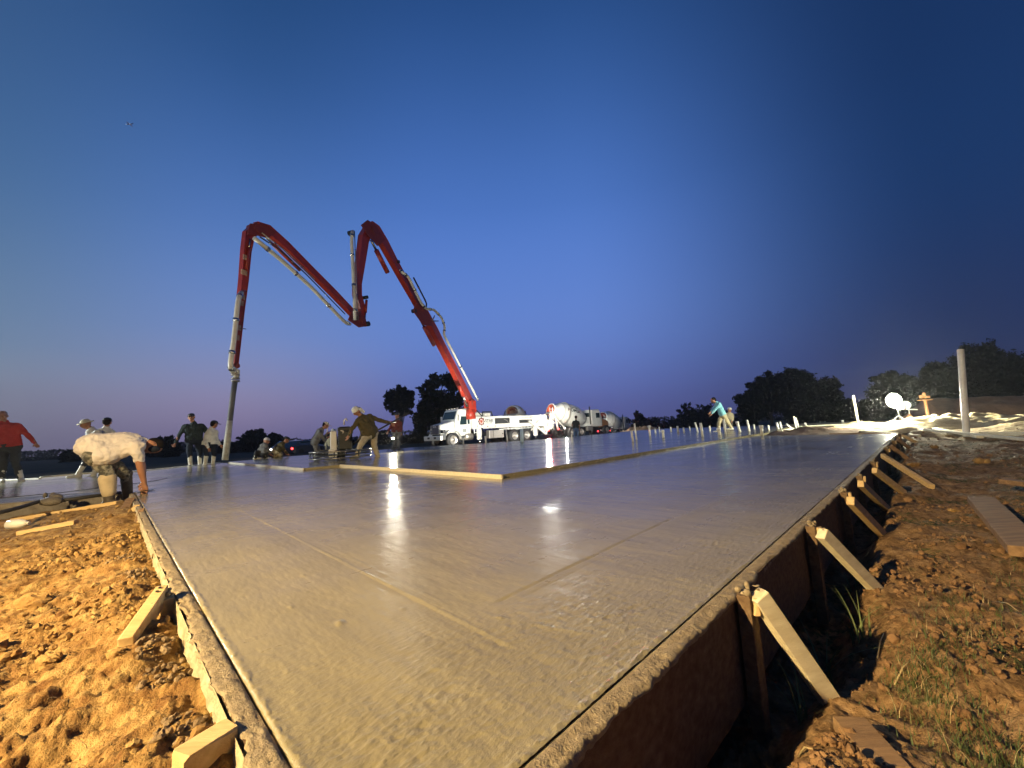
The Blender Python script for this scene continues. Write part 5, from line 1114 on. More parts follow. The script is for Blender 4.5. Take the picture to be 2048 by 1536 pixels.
def person(label, foot, J, shirt, pants, sleeve='short', hat=None, hatm=None, boots=None, bootm=None, voxel=.012, vest=None, face=(-1, 0), plen=1.0, glove=None, group=None, bulk=1.0, gear=None):
    """J: joints as (px, py, metres nearer(-)/farther(+)); foot: world point where the figure stands"""
    foot = Vector(foot); vd = Vector((foot.x, foot.y, 0)).normalized(); sd = Vector((vd.y, -vd.x, 0))      # sd = image right
    def w3(j):
        d = ray(j[0], j[1]); c = (Vector((foot.x, foot.y, 0)) + vd * j[2]); t = vd.dot(c) / vd.dot(d); return Vector((d.x * t, d.y * t, CAM_H + d.z * t))
    P = {k: w3(v) for k, v in J.items() if isinstance(v, tuple) and k != "palm"}
    t = thing('person', label, 'person', foot, group); inv = Matrix.Translation(-foot)
    hd, nk, pv = P['head'], P['neck'], P['pelvis']; B = bulk
    up = (nk - pv).normalized(); sh = (P['shR'] - P['shL']); shd = sh.normalized(); hipw = shd * .095 * B
    hL = P.get('hipL', pv - hipw); hR = P.get('hipR', pv + hipw)
    fwd = (sd * face[0] + vd * face[1] + Vector((0, 0, face[2] if len(face) > 2 else 0))).normalized(); hup = (hd - nk).normalized(); hup = (hup * .5 + Vector((0, 0, 1)) * .5 if J.get('tilt') is None else hup).normalized()
    fw = (fwd - hup * fwd.dot(hup)).normalized(); rt = fw.cross(hup)
    rm = Matrix((rt, fw, hup)).transposed()
    sk = [('c', nk - up * .02, hd - hup * .05, .058, .055), ('e', hd + hup * .015, (.077, .095, .105), rm), ('e', hd + fw * .03 - hup * .055, (.055, .06, .055), rm),
          ('c', hd + fw * .088 + hup * .01, hd + fw * .108 - hup * .022, .010, .016), ('e', hd + rt * .08 - hup * .01, (.012, .02, .03), rm), ('e', hd - rt * .08 - hup * .01, (.012, .02, .03), rm), ('c', hd + fw * .085 + rt * .03 + hup * .028, hd + fw * .085 - rt * .03 + hup * .028, .012, .012), ('c', hd + fw * .088 - rt * .018 - hup * .05, hd + fw * .088 + rt * .018 - hup * .05, .010, .010)]
    tor = lambda g: [('c', P['shL'] + shd * .03, P['shR'] - shd * .03, .075 * B + g, .075 * B + g), ('c', P['shL'] + shd * .07 - up * .05, hL + up * .12, .088 * B + g, .09 * B + g), ('c', P['shR'] - shd * .07 - up * .05, hR + up * .12, .088 * B + g, .09 * B + g), ('c', nk - up * .10, pv + up * .08, .11 * B + g, .115 * B + g), ('c', nk, nk - up * .1, .062 + g, .09 + g)]
    hips = lambda g: [('c', hL, hR, .105 * B + g, .105 * B + g), ('c', pv + up * .06, pv, .115 * B + g, .11 * B + g)]
    sk += tor(-.015) + hips(-.015)
    arms = []; 
    for s in 'LR':
        S_, E_, H_ = P['sh' + s], P['el' + s], P['ha' + s]
        arms.append((S_, E_, H_)); sk += [('c', S_, E_, .048, .040), ('c', E_, E_.lerp(H_, .3), .040, .040), ('c', E_.lerp(H_, .3), H_, .040, .026)]
        dd = (H_ - E_).normalized(); hand(sk, H_, dd + Vector((0, 0, -.2)), 1.0, J.get('palm', (fw.x, fw.y, -.4)))
    legs = []
    for s, h in (('L', hL), ('R', hR)):
        K_, A_ = P['kn' + s], P['an' + s]; legs.append((h, K_, A_)); sk += [('c', h, K_, .080 * B, .056), ('c', K_, K_.lerp(A_, .35), .054, .056), ('c', K_.lerp(A_, .35), A_, .056, .036)]
        fd = Vector((fwd.x, fwd.y, 0)).normalized() if 'toe' + s not in P else (P['toe' + s] - A_).normalized()
        sk += [('c', A_ - fd * .03 - Vector((0, 0, .035)), A_ + fd * .13 - Vector((0, 0, .045)), .036, .030)]
    sculpt('body', sk, min(voxel, .0085) if voxel < .01 else voxel, skinm, t, inv, 3, .5)
    # clothes
    g = .012; sp = tor(g)
    for S_, E_, H_ in arms:
        if sleeve == 'long': sp += [('c', S_, E_, .058 + g, .050), ('c', E_, E_.lerp(H_, .9), .050, .038)]
        elif sleeve == 'short': sp += [('c', S_, S_.lerp(E_, .62), .060 + g, .056)]
        else: sp += [('c', S_, S_.lerp(E_, .1), .058, .055)]
    sp += [('c', hL + up * .10, hR + up * .10, .108 * B + g, .108 * B + g), ('c', hL + up * .03, hR + up * .03, .108 * B + g, .108 * B + g)]
    if J.get('tilt'): sp += [('c', hL + Vector((0, 0, .075)), hR + Vector((0, 0, .075)), .088 * B + g, .088 * B + g), ('c', nk - up * .15, pv + Vector((0, 0, .02)), .12 * B + g, .125 * B + g)]
    sculpt('shirt', sp, voxel, shirt, t, inv, folds=.045)
    pp = hips(.012) if not J.get('tilt') else [('c', hL, hR, .108 * B, .108 * B)]
    for h, K_, A_ in legs:
        e = K_.lerp(A_, (plen - .5) * 2 * .93) if plen > .5 else h.lerp(K_, plen * 2)
        pp += [('c', h, K_ if plen > .5 else e, .092 * B, .072)]
        if plen > .5: pp += [('c', K_, e, .072, .058)]
    sculpt('trousers', pp, voxel, pants, t, inv, folds=.045)
    if boots is not None:
        for i, (h, K_, A_) in enumerate(legs):
            fd = Vector((fwd.x, fwd.y, 0)).normalized(); bp_ = [('c', K_.lerp(A_, boots), A_, .062, .050), ('c', A_ - fd * .03 - Vector((0, 0, .03)), A_ + fd * .16 - Vector((0, 0, .045)), .048, .040)]
            sculpt('boot', bp_, voxel, bootm, t, inv, 3)
    if glove is not None:
        gp = []
        for S_, E_, H_ in arms: d_ = (H_ - E_).normalized(); gp += [('c', E_.lerp(H_, .85), H_ + d_ * .05, .038, .042)]
        sculpt('gloves', gp, voxel, glove, t, inv, 2)
    hm_ = hatm or blackp
    if hat == 'cap':
        b = MB(); b.ell(hd + hup * .068 - fw * .005, (.086, .102, .062), 16, 10, rm); br = []
        b.add([hd + hup * .05 + rt * x + fw * y for x, y in ((-.07, .07), (-.06, .15), (-.03, .19), (.03, .19), (.06, .15), (.07, .07))] + [hd + hup * .035 + rt * x + fw * y for x, y in ((-.07, .07), (-.06, .15), (-.03, .19), (.03, .19), (.06, .15), (.07, .07))], [(0, 1, 2, 3, 4, 5), (11, 10, 9, 8, 7, 6), (0, 6, 7, 1), (1, 7, 8, 2), (2, 8, 9, 3), (3, 9, 10, 4), (4, 10, 11, 5)])
        b.build('cap', hm_, t, inv)
    elif hat in ('bucket', 'flap', 'hardhat'):
        b = MB(); m_ = Matrix.Translation(hd + hup * .03) @ rm.to_4x4() @ Matrix.Rotation(R(-90), 4, 'Y')
        br = .155 if hat == 'bucket' else .104; b.lathe([(.0 if hat != 'bucket' else -.01, br), (.012, br * .97), (.02, .094), (.06, .084), (.085, .055), (.092, .005)], m_, 20)
        if hat == 'flap': b.add([hd + rm @ Vector(p) for p in ((-.10, -.02, .03), (-.085, -.11, .03), (.085, -.11, .03), (.10, -.02, .03), (.10, -.05, -.14), (.07, -.13, -.15), (-.07, -.13, -.15), (-.10, -.05, -.14))], [(0, 1, 6, 7), (1, 2, 5, 6), (2, 3, 4, 5)])
        b.build('hat' if hat != 'hardhat' else 'hard_hat', hm_, t, inv)
    if hat in (None, 'cap'):
        sculpt('hair', [('e', hd + hup * .050 - fw * .028, (.084, .084, .072), rm), ('e', hd - fw * .045 + hup * .01, (.078, .062, .082), rm)], max(voxel, .01), hairm, t, inv, 2)
    if voxel < .012:
        eb = MB()
        for s in (-1, 1): eb.ell(hd + fw * .089 + rt * s * .030 + hup * .012, (.012, .008, .007), 8, 6, rm)
        eb.build('eyes', blackp, t, inv)
    if gear: gear(t, P, inv)
    return t, P
def gz(x, y, z=None):
    p = at(x, y, z if z is not None else 0); return p
cream = cloth('cream_work_trousers', (.42, .37, .27)); olive = cloth('olive_shirt', (.085, .07, .035)); navy = cloth('dark_teal_shirt', (.030, .045, .050)); dnav = cloth('dark_navy_cloth', (.018, .026, .045))
tee = cloth('white_tee', (.66, .62, .60), .88); redt = cloth('red_tee', (.45, .045, .040)); wht = cloth('white_cloth', (.66, .68, .66)); greyc = cloth('grey_shirt', (.16, .16, .16)); greyd = cloth('dark_grey_cloth', (.045, .048, .055)); cyan = cloth('pale_blue_shirt', (.22, .52, .62), .9); jean = cloth('blue_jeans', (.08, .16, .32)); tanc = cloth('tan_work_trousers', (.46, .40, .26)); knee = cloth('muddy_cream_knee_wrap', (.50, .42, .29)); dred = cloth('dark_red_shirt', (.16, .035, .03)); wboot = M('white_rubber_boot', (.68, .68, .60), .45, col2=(.5, .48, .40), ns=12); bboot = M('muddy_black_boot', (.03, .027, .024), .6, col2=(.08, .065, .05), ns=14)

# man bending at the form
ft = at(218, 1003, -.06)
def k_gear(t, P, inv):
    for s in 'L': 
        a, b_ = P['kn' + s], P['an' + s]; d = (b_ - a); sculpt('knee_wrap', [('c', a.lerp(b_, .22), a.lerp(b_, .70), .088, .070)], .012, knee, t, inv)
    sculpt('face_mask', [('e', P['head'] + Vector((.05, -.02, -.045)), (.06, .07, .045))], .01, dnav, t, inv, 2)
person('man in white tee shirt and camouflage trousers bent double at the slab edge', ft,
       dict(head=(304, 891, .0), neck=(284, 884, .0), shL=(268, 886, .17), shR=(272, 893, -.18), elL=(284, 930, .2), haL=(287, 962, .16), elR=(281, 934, -.16), haR=(289, 968, -.10), pelvis=(183, 895, 0), hipL=(190, 908, .10), hipR=(192, 911, -.10), knR=(252, 948, .14), anR=(256, 1000, .12), knL=(214, 945, -.10), anL=(219, 1002, -.10), tilt=1),
       tee, camo, 'short', None, None, .05, bboot, voxel=.0095, face=(.45, -.25, -1), plen=.62, bulk=1.10, gear=k_gear)
p = at(296, 983, .004); q = at(272, 986, .004); t = thing('hand_trowel', 'steel hand trowel pressed on the slab edge by the bent man', 'trowel', p)
MB().bar(at(276, 984, .01), at(302, 979, .01), .10, .006).build('blade', steel, t); MB().path([at(282, 984, .012), at(282, 983, .05), at(294, 981, .05), at(294, 981, .012)], .009, 8).build('handle', woodd, t)
# man in red, far left
person('man in a red tee shirt and dark trousers at the left picture edge', at(20, 964, 0),
       dict(head=(5, 832, 0), neck=(8, 845, 0), shL=(-12, 855, .1), shR=(36, 853, -.1), elL=(-25, 885, .1), haL=(-22, 905, 0), elR=(58, 872, -.12), haR=(71, 887, -.2), pelvis=(17, 893, 0), knL=(8, 925, .05), anL=(2, 958, .1), knR=(32, 926, -.08), anR=(42, 957, -.1)),
       redt, greyd, 'long', None, None, .5, wboot, voxel=.012, face=(.2, -1), bulk=1.08)
person('man in a pale bucket hat standing behind the bent man', at(170, 953, 0),
       dict(head=(172, 848, 0), neck=(182, 858, 0), shL=(180, 868, .16), shR=(196, 866, -.16), elL=(172, 885, .2), haL=(166, 900, .1), elR=(180, 886, -.2), haR=(170, 900, -.2), pelvis=(196, 898, 0), knL=(172, 922, .1), anL=(156, 949, .1), knR=(200, 925, -.05), anR=(186, 951, -.05)),
       wht, greyd, 'long', 'bucket', cloth('straw_hat', (.62, .60, .44), .8), .05, wboot, face=(-1, -.2), plen=.7)
person('man in black cap and white shirt behind the bent man, right of bucket hat', at(214, 950, 0),
       dict(head=(214, 845, .4), neck=(212, 856, .4), shL=(198, 864, .4), shR=(224, 864, .4), elL=(194, 884, .5), haL=(196, 900, .3), elR=(228, 884, .4), haR=(228, 900, .3), pelvis=(210, 898, .4), knL=(204, 922, .4), anL=(202, 946, .4), knR=(218, 922, .4), anR=(218, 946, .4)),
       wht, greyd, 'long', 'cap', blackp, .3, bboot, face=(.3, 1))
person('man in a dark teal sweater and cap walking towards the camera by the pump hose', at(388, 932, 0),
       dict(head=(383, 835, -.02), neck=(387, 846, 0), shL=(369, 854, 0), shR=(406, 853, 0), elL=(357, 874, 0), haL=(350, 888, -.15), elR=(418, 872, .1), haR=(422, 888, .1), pelvis=(388, 880, 0), knL=(379, 905, -.08), anL=(381, 930, -.05), knR=(399, 904, .08), anR=(400, 929, .1)),
       navy, dnav, 'long', 'cap', blackp, .35, wboot, face=(-.25, -1), plen=.76, bulk=1.03, voxel=.0115)
person('man in a white shirt and dark shorts leaning beside the pump hose, back turned', at(422, 930, 0),
       dict(head=(428, 849, .3), neck=(423, 857, .3), shL=(415, 865, .3), shR=(431, 864, .3), elL=(410, 884, .2), haL=(416, 896, .2), elR=(434, 880, .3), haR=(441, 890, .3), pelvis=(418, 889, .3), knL=(413, 910, .2), anL=(410, 929, .25), knR=(428, 910, .4), anR=(426, 928, .4)),
       wht, dnav, 'long', 'cap', blackp, .1, wboot, face=(.8, .5), plen=.55)
person('crouching worker in grey near the far slab edge between hose and trowel machine', at(528, 916, .05),
       dict(head=(533, 882, 0), neck=(529, 888, 0), shL=(524, 892, .1), shR=(532, 892, -.1), elL=(528, 901, .1), haL=(538, 907, .0), elR=(536, 901, -.1), haR=(542, 908, -.1), pelvis=(524, 906, 0), knL=(513, 905, -.1), anL=(511, 915, .1), knR=(533, 907, -.1), anR=(530, 915, .1)),
       greyc, greyd, 'long', 'hardhat', whited, .2, wboot, face=(1, 0), voxel=.014)
person('kneeling worker with dark hair beside the crouching worker in grey', at(556, 914, .05),
       dict(head=(572, 880, 0), neck=(566, 886, 0), shL=(560, 890, .1), shR=(564, 891, -.1), elL=(566, 899, .1), haL=(572, 906, .0), elR=(568, 900, -.1), haR=(575, 907, -.1), pelvis=(552, 902, 0), knL=(560, 910, -.1), anL=(548, 912, .1), knR=(563, 910, .1), anR=(550, 913, .2)),
       olive, tanc, 'long', 'cap', blackp, .3, bboot, face=(1, -.2), voxel=.014)
person('man in grey with a white cap leaning forward on a rake behind the trowel machine', at(640, 911, .05),
       dict(head=(651, 851, 0), neck=(643, 858, 0), shL=(637, 865, .14), shR=(641, 866, -.16), elL=(648, 876, .1), haL=(654, 868, .0), elR=(649, 881, -.12), haR=(654, 876, -.02), pelvis=(629, 885, 0), knL=(636, 898, .1), anL=(642, 910, .1), knR=(633, 899, -.08), anR=(632, 911, -.1)),
       greyc, greyc, 'long', 'cap', whited, .4, bboot, face=(1, -.1))
a = at(651, 908, .055); b_ = atd(655, 855, a.y); t = thing('rake', 'long handled rake held by the man in grey', 'rake', a); MB().tube(a, b_, .016, .014, 8).build('handle', woodp, t); MB().bar(a - Vector((.2, 0, -.02)), a + Vector((.2, 0, .02)), .04, .04).build('head', steel, t)
person('worker in a white hard hat crouching just behind the trowel machine engine', at(664, 908, .05),
       dict(head=(667, 864, .8), neck=(664, 872, .8), shL=(658, 877, .9), shR=(668, 877, .7), elL=(654, 888, .8), haL=(662, 896, .7), elR=(668, 888, .6), haR=(676, 894, .6), pelvis=(659, 893, .8), knL=(668, 896, .7), anL=(664, 907, .8), knR=(672, 897, .6), anR=(668, 907, .8)),
       tanc, greyd, 'long', 'hardhat', wht, .3, bboot, face=(.6, -.6))
person('operator in olive shirt, cream trousers and white flap cap leaning over the power trowel', at(738, 915, .05),
       dict(head=(713, 822, -.10), neck=(722, 832, -.02), shL=(716, 843, -.16), shR=(741, 834, .12), elL=(705, 856, -.22), haL=(697, 872, -.22), elR=(764, 842, .16), haR=(783, 847, .0), pelvis=(741, 868, 0), knL=(722, 888, -.2), anL=(714, 911, -.2), knR=(748, 891, .08), anR=(756, 913, .12), tilt=1),
       olive, cream, 'long', 'flap', wht, .75, tanc, face=(-.85, -.5), bulk=1.12, voxel=.0115)
person('worker in a dark red shirt standing right of the power trowel handle', at(792, 898, .05),
       dict(head=(794, 832, 0), neck=(794, 840, 0), shL=(786, 846, 0), shR=(801, 846, 0), elL=(780, 856, -.1), haL=(776, 864, -.2), elR=(803, 857, 0), haR=(802, 866, 0), pelvis=(793, 864, 0), knL=(789, 881, 0), anL=(788, 896, 0), knR=(797, 881, 0), anR=(797, 896, 0)),
       dred, greyc, 'long', 'cap', blackp, .3, bboot, face=(-.5, -.8), voxel=.014)
person('man in a pale blue shirt and tan trousers stooping among the pipe stubs', at(1446, 862, .05),
       dict(head=(1427, 801, 0), neck=(1433, 805, 0), shL=(1434, 808, .14), shR=(1438, 809, -.16), elL=(1427, 818, .1), haL=(1421, 824, .0), elR=(1430, 820, -.2), haR=(1423, 828, -.2), pelvis=(1446, 830, 0), knL=(1438, 845, -.1), anL=(1437, 861, -.1), knR=(1455, 844, .1), anR=(1463, 856, .15)),
       cyan, tanc, 'long', None, None, .4, wboot, face=(-1, 0))
person('second worker in tan half hidden behind the man in pale blue', at(1458, 858, .05),
       dict(head=(1459, 820, .6), neck=(1458, 826, .6), shL=(1452, 829, .6), shR=(1464, 829, .6), elL=(1452, 836, .5), haL=(1455, 842, .5), elR=(1466, 836, .6), haR=(1464, 842, .5), pelvis=(1457, 839, .6), knL=(1452, 849, .6), anL=(1450, 858, .6), knR=(1461, 849, .6), anR=(1462, 858, .6)),
       tanc, greyc, 'long', 'hardhat', whited, .3, bboot, face=(.5, -.8), voxel=.014)
fj = atd(1151, 880, 27); 
person('man in a dark shirt and blue jeans with hand on hip by the mixer truck', Vector((fj.x, fj.y, -.45)),
       dict(head=(1152, 835, 0), neck=(1152, 841, 0), shL=(1147, 844, 0), shR=(1157, 844, 0), elL=(1144, 850, .05), haL=(1147, 855, 0), elR=(1159, 851, 0), haR=(1159, 857, 0), pelvis=(1152, 857, 0), knL=(1149, 869, 0), anL=(1149, 881, 0), knR=(1155, 869, 0), anR=(1155, 881, 0)),
       navy, jean, 'short', 'cap', blackp, .3, bboot, face=(.2, 1), voxel=.016)

# ------------------------------------------------------------------ walk-behind power trowel
pc = at(682, 918, .05); t = thing('power_trowel', 'walk behind power trowel machine with wide guard ring and boxy engine', 'power trowel', pc)
RG = .72
for z in (.05, .13, .21):
    P = [pc + Vector((math.cos(a) * RG, math.sin(a) * RG, z)) for a in np.linspace(0, 2 * math.pi, 33)]; MB().path(P, .017, 6, False).build('guard_ring', steel if z != .13 else darkg, t)
for k in range(8):
    a = k * math.pi / 4 + .2; b = MB(); b.tube(pc + Vector((math.cos(a) * RG, math.sin(a) * RG, .05)), pc + Vector((math.cos(a) * RG, math.sin(a) * RG, .21)), .012, .012, 6); b.bar(pc + Vector((math.cos(a) * RG, math.sin(a) * RG, .21)), pc + Vector((math.cos(a) * .15, math.sin(a) * .15, .26)), .025, .02); b.build('guard_strut', darkg, t)
for k in range(4):
    a = k * math.pi / 2 + .5; MB().bar(pc + Vector((math.cos(a) * .12, math.sin(a) * .12, .02)), pc + Vector((math.cos(a) * .56, math.sin(a) * .56, .014)), .17, .006).build('blade', steel, t)
MB().tube(pc + Vector((0, 0, .02)), pc + Vector((0, 0, .3)), .10, .13, 16).build('gearbox', darkg, t)
e0 = atd(690, 880, pc.y - .05); RZ = Matrix.Rotation(R(26), 3, 'Z')
eng = MB().box(e0, (.32, .38, .46), RZ, .02).build('engine', darkg, t)
b = MB()
for k in range(6): b.box(e0 + Vector((0, -.175, -.15 + k * .06)), (.2, .02, .02), RZ)
b.build('engine_fin', blackp, eng)
MB().box(e0 + Vector((-.24, -.12, -.02)), (.15, .18, .50), RZ, .015).build('side_cover', whitep, t)
MB().box(e0 + Vector((-.20, -.24, -.30)), (.20, .05, .19), RZ, .03).build('front_guard', whitep, t)
MB().box(e0 + Vector((-.02, 0, .27)), (.31, .29, .13), RZ, .035).build('fuel_tank', darkg, t); MB().tube(e0 + Vector((0, -.16, .20)), e0 + Vector((0, -.2, .20)), .05, .05, 14).build('starter_cap', alum, t)
MB().path([e0 + Vector((-.02, 0, .38)), e0 + Vector((-.02, 0, .5)), e0 + Vector((.03, 0, .54)), e0 + Vector((.06, 0, .48))], .018, 8).build('lifting_hook', whited, t)
MB().box(e0 + Vector((.1, .1, .22)), (.12, .12, .14), RZ, .02).build('air_filter', blackp, t)
hb = e0 + Vector((.16, .05, -.12)); hh = atd(803, 834, 10.5); MB().tube(hb, hh, .026, .02, 10).build('handle', blackp, t); MB().tube(hh, hh + (hh - hb).normalized() * .22, .022, .022, 10).build('grip', blackm, t)
hx = hb.lerp(hh, .82); MB().bar(hx - Vector((0, .28, 0)), hx + Vector((0, .28, 0)), .03, .03).build('cross_handle', blackp, t)
MB().tube(hb.lerp(hh, .1), hb.lerp(hh, .45) + Vector((-.12, 0, .3)), .018, .015, 8).build('brace_rod', alum, t)

# ------------------------------------------------------------------ trees
def tree(px, ytop, hw, dist, label, lobes=None, n=5200, zb=-.9, leaf=.30, dens=1.9, mat=leafm, trunk=.32, low=.25, group='trees round the building site', name='oak_tree', seed=None, asp=1.0):
    rnd = np.random.default_rng(seed or int(px * 7 + dist)); top = atd(px, ytop, dist); rad_ = hw / FPX * dist; H = top.z - zb; c0 = Vector((top.x, dist, zb))
    t = thing(name, label, 'tree', c0, group)
    if lobes is None:
        lobes = []
        for k in range(16):
            a = rnd.uniform(0, 6.28); q = rad_ * rnd.uniform(.1, .66); zz = rnd.uniform(low + .12, .84); lobes.append((math.cos(a) * q, math.sin(a) * q * .9, H * zz, rad_ * rnd.uniform(.38, .58) * (1.15 - .45 * zz)))
        lobes.append((0, 0, H * .84, min(rad_ * .42, H * .16)))
    # limbs
    b = MB(); b.path([Vector((0, 0, -.3)), Vector((.1, 0, H * .2)), Vector((-.1, .1, H * .45)), Vector((0, 0, H * .72))], [trunk, trunk * .8, trunk * .5, trunk * .18], 8)
    for lx, ly, lz, lr in lobes[:9]:
        z0 = min(lz * .55, H * .5); b.path([Vector((0, 0, z0 * .8)), Vector((lx * .45, ly * .45, z0 + (lz - z0) * .55)), Vector((lx * .9, ly * .9, lz))], [trunk * .4, trunk * .22, trunk * .07], 6)
    b.build('trunk', bark, t, I4)
    if px > 1450: dens *= 1.35
    n = int(n * dens); leaf = leaf * 1.25
    tot = sum(l[3] ** 2 for l in lobes); Vs = []; cen = []
    for lx, ly, lz, lr in lobes:
        m = int(n * lr * lr / tot); nc = max(5, m // 45); d = rnd.normal(size=(nc, 3)); d /= np.linalg.norm(d, axis=1)[:, None]; cc = d * lr * rnd.uniform(.55, 1.12, (nc, 1)) * (1, 1, .8) + (lx, ly, lz)
        pick = rnd.integers(0, nc, m); p = cc[pick] + rnd.normal(size=(m, 3)) * lr * .17; cen.append(p)
    cen = np.concatenate(cen); m = len(cen); s = leaf * rnd.uniform(.5, 1.25, m)[:, None]; a = rnd.normal(size=(m, 3)); a /= np.linalg.norm(a, axis=1)[:, None]; bb = np.cross(a, rnd.normal(size=(m, 3))); bb /= np.linalg.norm(bb, axis=1)[:, None]
    V_ = np.stack([cen - a * s, cen - bb * s * .45, cen + a * s, cen + bb * s * .45], 1).reshape(-1, 3); V_[:, 2] = np.maximum(V_[:, 2], .1)
    npmesh('crown', V_, np.arange(4 * m).reshape(-1, 4), mat, smooth=False, parent=t)
    return t
# big oak behind the pump truck: lobes measured on the photograph
def oak(px0, dist, L_, label, n, zb, leaf):
    base = atd(px0, 880, dist); t_l = []
    for x, y, r in L_:
        p = atd(x, y, dist); t_l.append((p.x - base.x, random.uniform(-.6, .6) * r / FPX * dist * 1.4, p.z - zb, r / FPX * dist))
    return t_l
lo = oak(866, 52, [(868, 765, 15), (888, 760, 14), (904, 770, 15), (848, 780, 14), (858, 795, 20), (880, 800, 22), (900, 805, 20), (846, 815, 18), (866, 828, 22), (888, 835, 22), (834, 842, 16), (912, 790, 12), (905, 838, 14), (930, 832, 12), (850, 858, 20), (872, 868, 22), (838, 872, 14), (918, 850, 12), (926, 822, 7)], '', 0, -.9, 0)
tree(866, 745, 60, 52, 'large spreading oak behind the pump truck cab', lo, 15000, leaf=.20, dens=1.5, trunk=.45, name='oak_tree', asp=1)
lo = oak(800, 54, [(800, 783, 11), (786, 792, 13), (812, 790, 12), (780, 806, 11), (796, 808, 15), (816, 806, 11), (778, 818, 8), (812, 822, 8), (797, 826, 8), (786, 828, 6)], '', 0, -.9, 0)
tree(800, 774, 30, 54, 'smaller open crowned oak left of the large spreading oak', lo, 5600, leaf=.17, trunk=.22)
for px, yt, hw, ds, zb, n, lab in [
    (1530, 742, 38, 75, -1.6, 6500, 'dark round oak left of the row behind the clay mound'), (1585, 732, 42, 80, -1.6, 8000, 'tallest dark oak behind the clay mound'), (1652, 754, 36, 78, -1.6, 6500, 'dark oak with a pointed top right of the tallest one'), (1618, 770, 40, 72, -1.6, 5500, 'low wide oak in front of the tallest dark oak'), (1498, 776, 26, 70, -1.6, 4000, 'outer left bush of the dark oak row'), (1688, 800, 26, 70, -1.6, 3500, 'low bush at the right end of the dark oak row'),
    (1790, 742, 48, 60, -1.2, 6000, 'grey dark oak behind the glaring work light'), (1868, 722, 46, 62, -1.2, 6000, 'dark oak between the work light and the white pipe'), (1960, 678, 62, 66, -1.2, 9000, 'highest oak behind the white standing pipe'), (2050, 722, 50, 60, -1.2, 6000, 'dark oak at the right edge of the picture'), (1915, 760, 50, 52, -1.2, 5000, 'low bushy oak behind the brown bank'), (2010, 760, 60, 54, -1.2, 5500, 'dense low oak above the right end of the bank'), (2120, 730, 60, 60, -1.2, 4000, 'oak just outside the right edge'), (1740, 800, 30, 62, -1.2, 3500, 'low bush just left of the glaring work light')]:
    tree(px, yt, hw, ds, lab, None, n, zb, .26 if n > 5000 else .22, low=.06)
for px, yt, hw, ds, zb, n, lab in [
    (1372, 804, 24, 85, -2, 3200, 'pointed dark tree left of the man in pale blue'), (1400, 808, 28, 88, -2, 3200, 'rounded dark tree beside the pointed one'), (1440, 822, 34, 92, -2, 3000, 'low dark tree behind the man in pale blue'), (1275, 821, 18, 80, -2, 2600, 'small dark tree right of the distant mixer'), (1300, 838, 22, 95, -2, 1800, 'low hedge like tree behind the far stubs'), (1338, 842, 24, 95, -2, 1800, 'low dark bush between the far stubs'), (1246, 832, 14, 85, -2, 1500, 'dark bush touching the distant mixer truck'),
    (505, 858, 22, 60, -.8, 3000, 'pointed dark tree right of the pump hose'), (478, 874, 24, 62, -.8, 2400, 'low dark tree immediately right of the pump hose'), (547, 866, 22, 64, -.8, 2600, 'round dark tree left of the distant cars'), (573, 874, 10, 62, -.8, 1200, 'small round tree above the distant headlights'), (530, 880, 30, 70, -.8, 2000, 'low bush between two dark trees'), (610, 882, 16, 75, -.8, 1300, 'low dark bush above the distant red car lights'), (656, 862, 16, 60, -.8, 1800, 'dark tree behind the man with the rake'), (690, 876, 20, 66, -.8, 1500, 'dark bush behind the trowel engine'), (760, 862, 26, 60, -.8, 2200, 'dark bush behind the trowel machine operator'), (338, 872, 22, 55, -.8, 2600, 'dark bush between the bent man and the man in teal'), (322, 886, 26, 60, -.8, 2000, 'low dark bush beyond the bent man head'), (150, 898, 18, 60, -.8, 1500, 'small dark bush left of the bent man'), (452, 884, 18, 60, -.8, 1400, 'small dark bush behind the pump hose foot'), (640, 884, 14, 70, -.8, 1100, 'tiny dark bush beside the rake'), (735, 880, 20, 70, -.8, 1200, 'dark low bush behind the operator legs'), (826, 868, 20, 56, -.8, 1600, 'dark bush at the foot of the large oak')]:
    tree(px, yt, hw, ds, lab, None, n, zb, .20, mat=leafm2, trunk=.14, low=.02, name='bush' if 'bush' in lab else 'small_tree', group='low trees and bushes on the skyline')
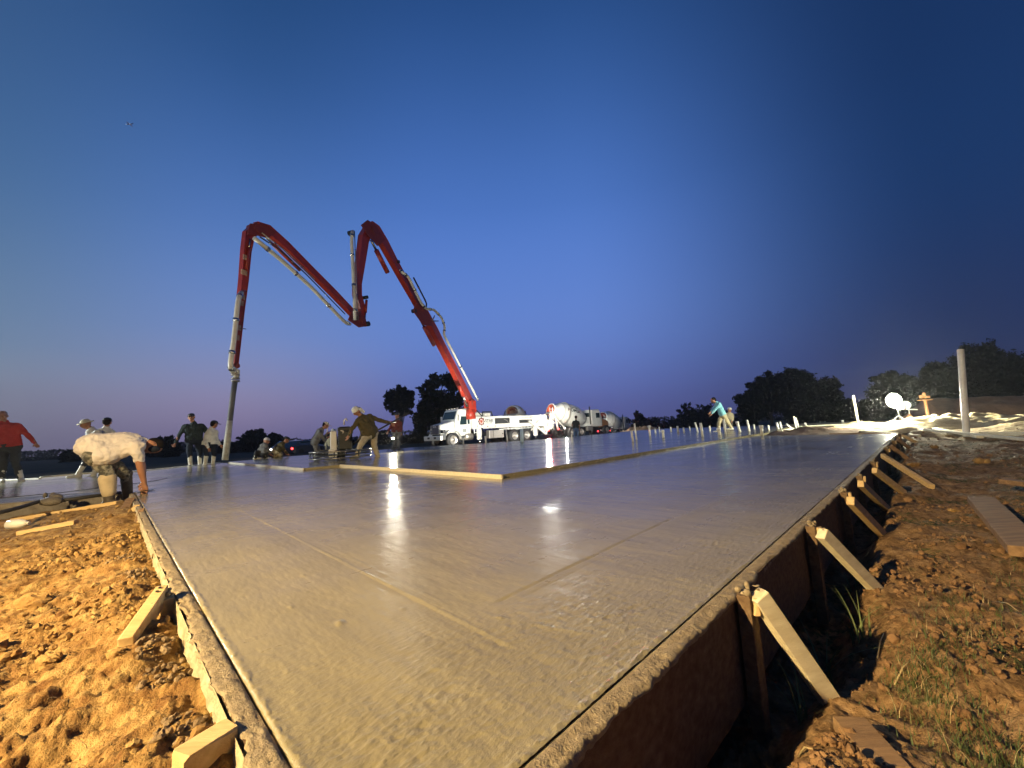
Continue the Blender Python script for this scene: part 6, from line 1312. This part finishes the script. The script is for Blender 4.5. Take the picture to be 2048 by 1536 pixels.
def treeline(name, label, x0, x1, yd, h0, n, seed, zb):
    rnd = np.random.default_rng(seed); x = rnd.uniform(x0, x1, n); hh = h0 * (1 + .6 * fbm(x, x * 0, .06, 4, seed)); z = zb + hh * rnd.uniform(0, 1, n) ** .8; y = yd + rnd.uniform(-4, 4, n); cen = np.stack([x, y, z], 1)
    s = .6 * rnd.uniform(.5, 1.2, n)[:, None]; a = rnd.normal(size=(n, 3)); a /= np.linalg.norm(a, axis=1)[:, None]; bb = np.cross(a, rnd.normal(size=(n, 3))); bb /= np.linalg.norm(bb, axis=1)[:, None]
    npmesh(name, np.stack([cen - a * s, cen - bb * s * .5, cen + a * s, cen + bb * s * .5], 1).reshape(-1, 3), np.arange(4 * n).reshape(-1, 4), leafm2, smooth=False, label=label, cat='woodland', kind='stuff')
treeline('distant_woodland', 'dark band of distant woodland along the horizon', -260, 260, 150, 4.0, 26000, 3, -2.2)
treeline('scrub', 'dark scrub at the far side of the field', -150, 20, 110, 1.5, 9000, 8, -1.0)

# faint bluish streak in the sky, modelled as a tiny lit aeroplane
p = ray(259, 248).normalized() * 1800; t = thing('aeroplane', 'faint bluish streak in the upper left sky, modelled as a tiny aeroplane', 'aeroplane', p)
MB().path([p + Vector((-9, 0, 0)), p + Vector((-6, 0, 0)), p + Vector((8, 0, .3)), p + Vector((11, 0, .8))], [.6, 1.4, 1.3, .3], 8).build('fuselage', whitep, t); MB().box(p, (3, 18, .3)).build('wing', whitep, t); MB().box(p + Vector((10, 0, 2)), (2, .3, 3)).build('tail', whitep, t)
b = MB(); b.ell(p + Vector((-8, -2, -1)), (.7, .7, .5), 8, 6); b.ell(p + Vector((3, -2, -1)), (.7, .7, .5), 8, 6); b.build('lamp', EM('aeroplane_lamp', (.7, .85, 1), 1.2), t, kind='stuff')
for o in list(bpy.data.objects):
    if o.type == 'LIGHT' and o.parent is None and o is not so: pass
HAZE = 0.0005

# ------------------------------------------------------------------ thin even haze, added for the glow round the work lights
hz = bpy.data.materials.new('lamp_glow_haze'); hz.use_nodes = True; ht = hz.node_tree; ht.nodes.remove(ht.nodes['Principled BSDF']); pv_ = ht.nodes.new('ShaderNodeVolumePrincipled')
pv_.inputs['Density'].default_value = HAZE; pv_.inputs['Color'].default_value = (.9, .92, .95, 1); pv_.inputs['Anisotropy'].default_value = .75
ht.links.new(pv_.outputs[0], ht.nodes['Material Output'].inputs['Volume'])
o = MB().box((0, 0, 8), (420, 420, 26)).build('haze', hz, kind='stuff'); o['label'] = 'thin even haze added to give the work lights a glow'; o['category'] = 'haze'
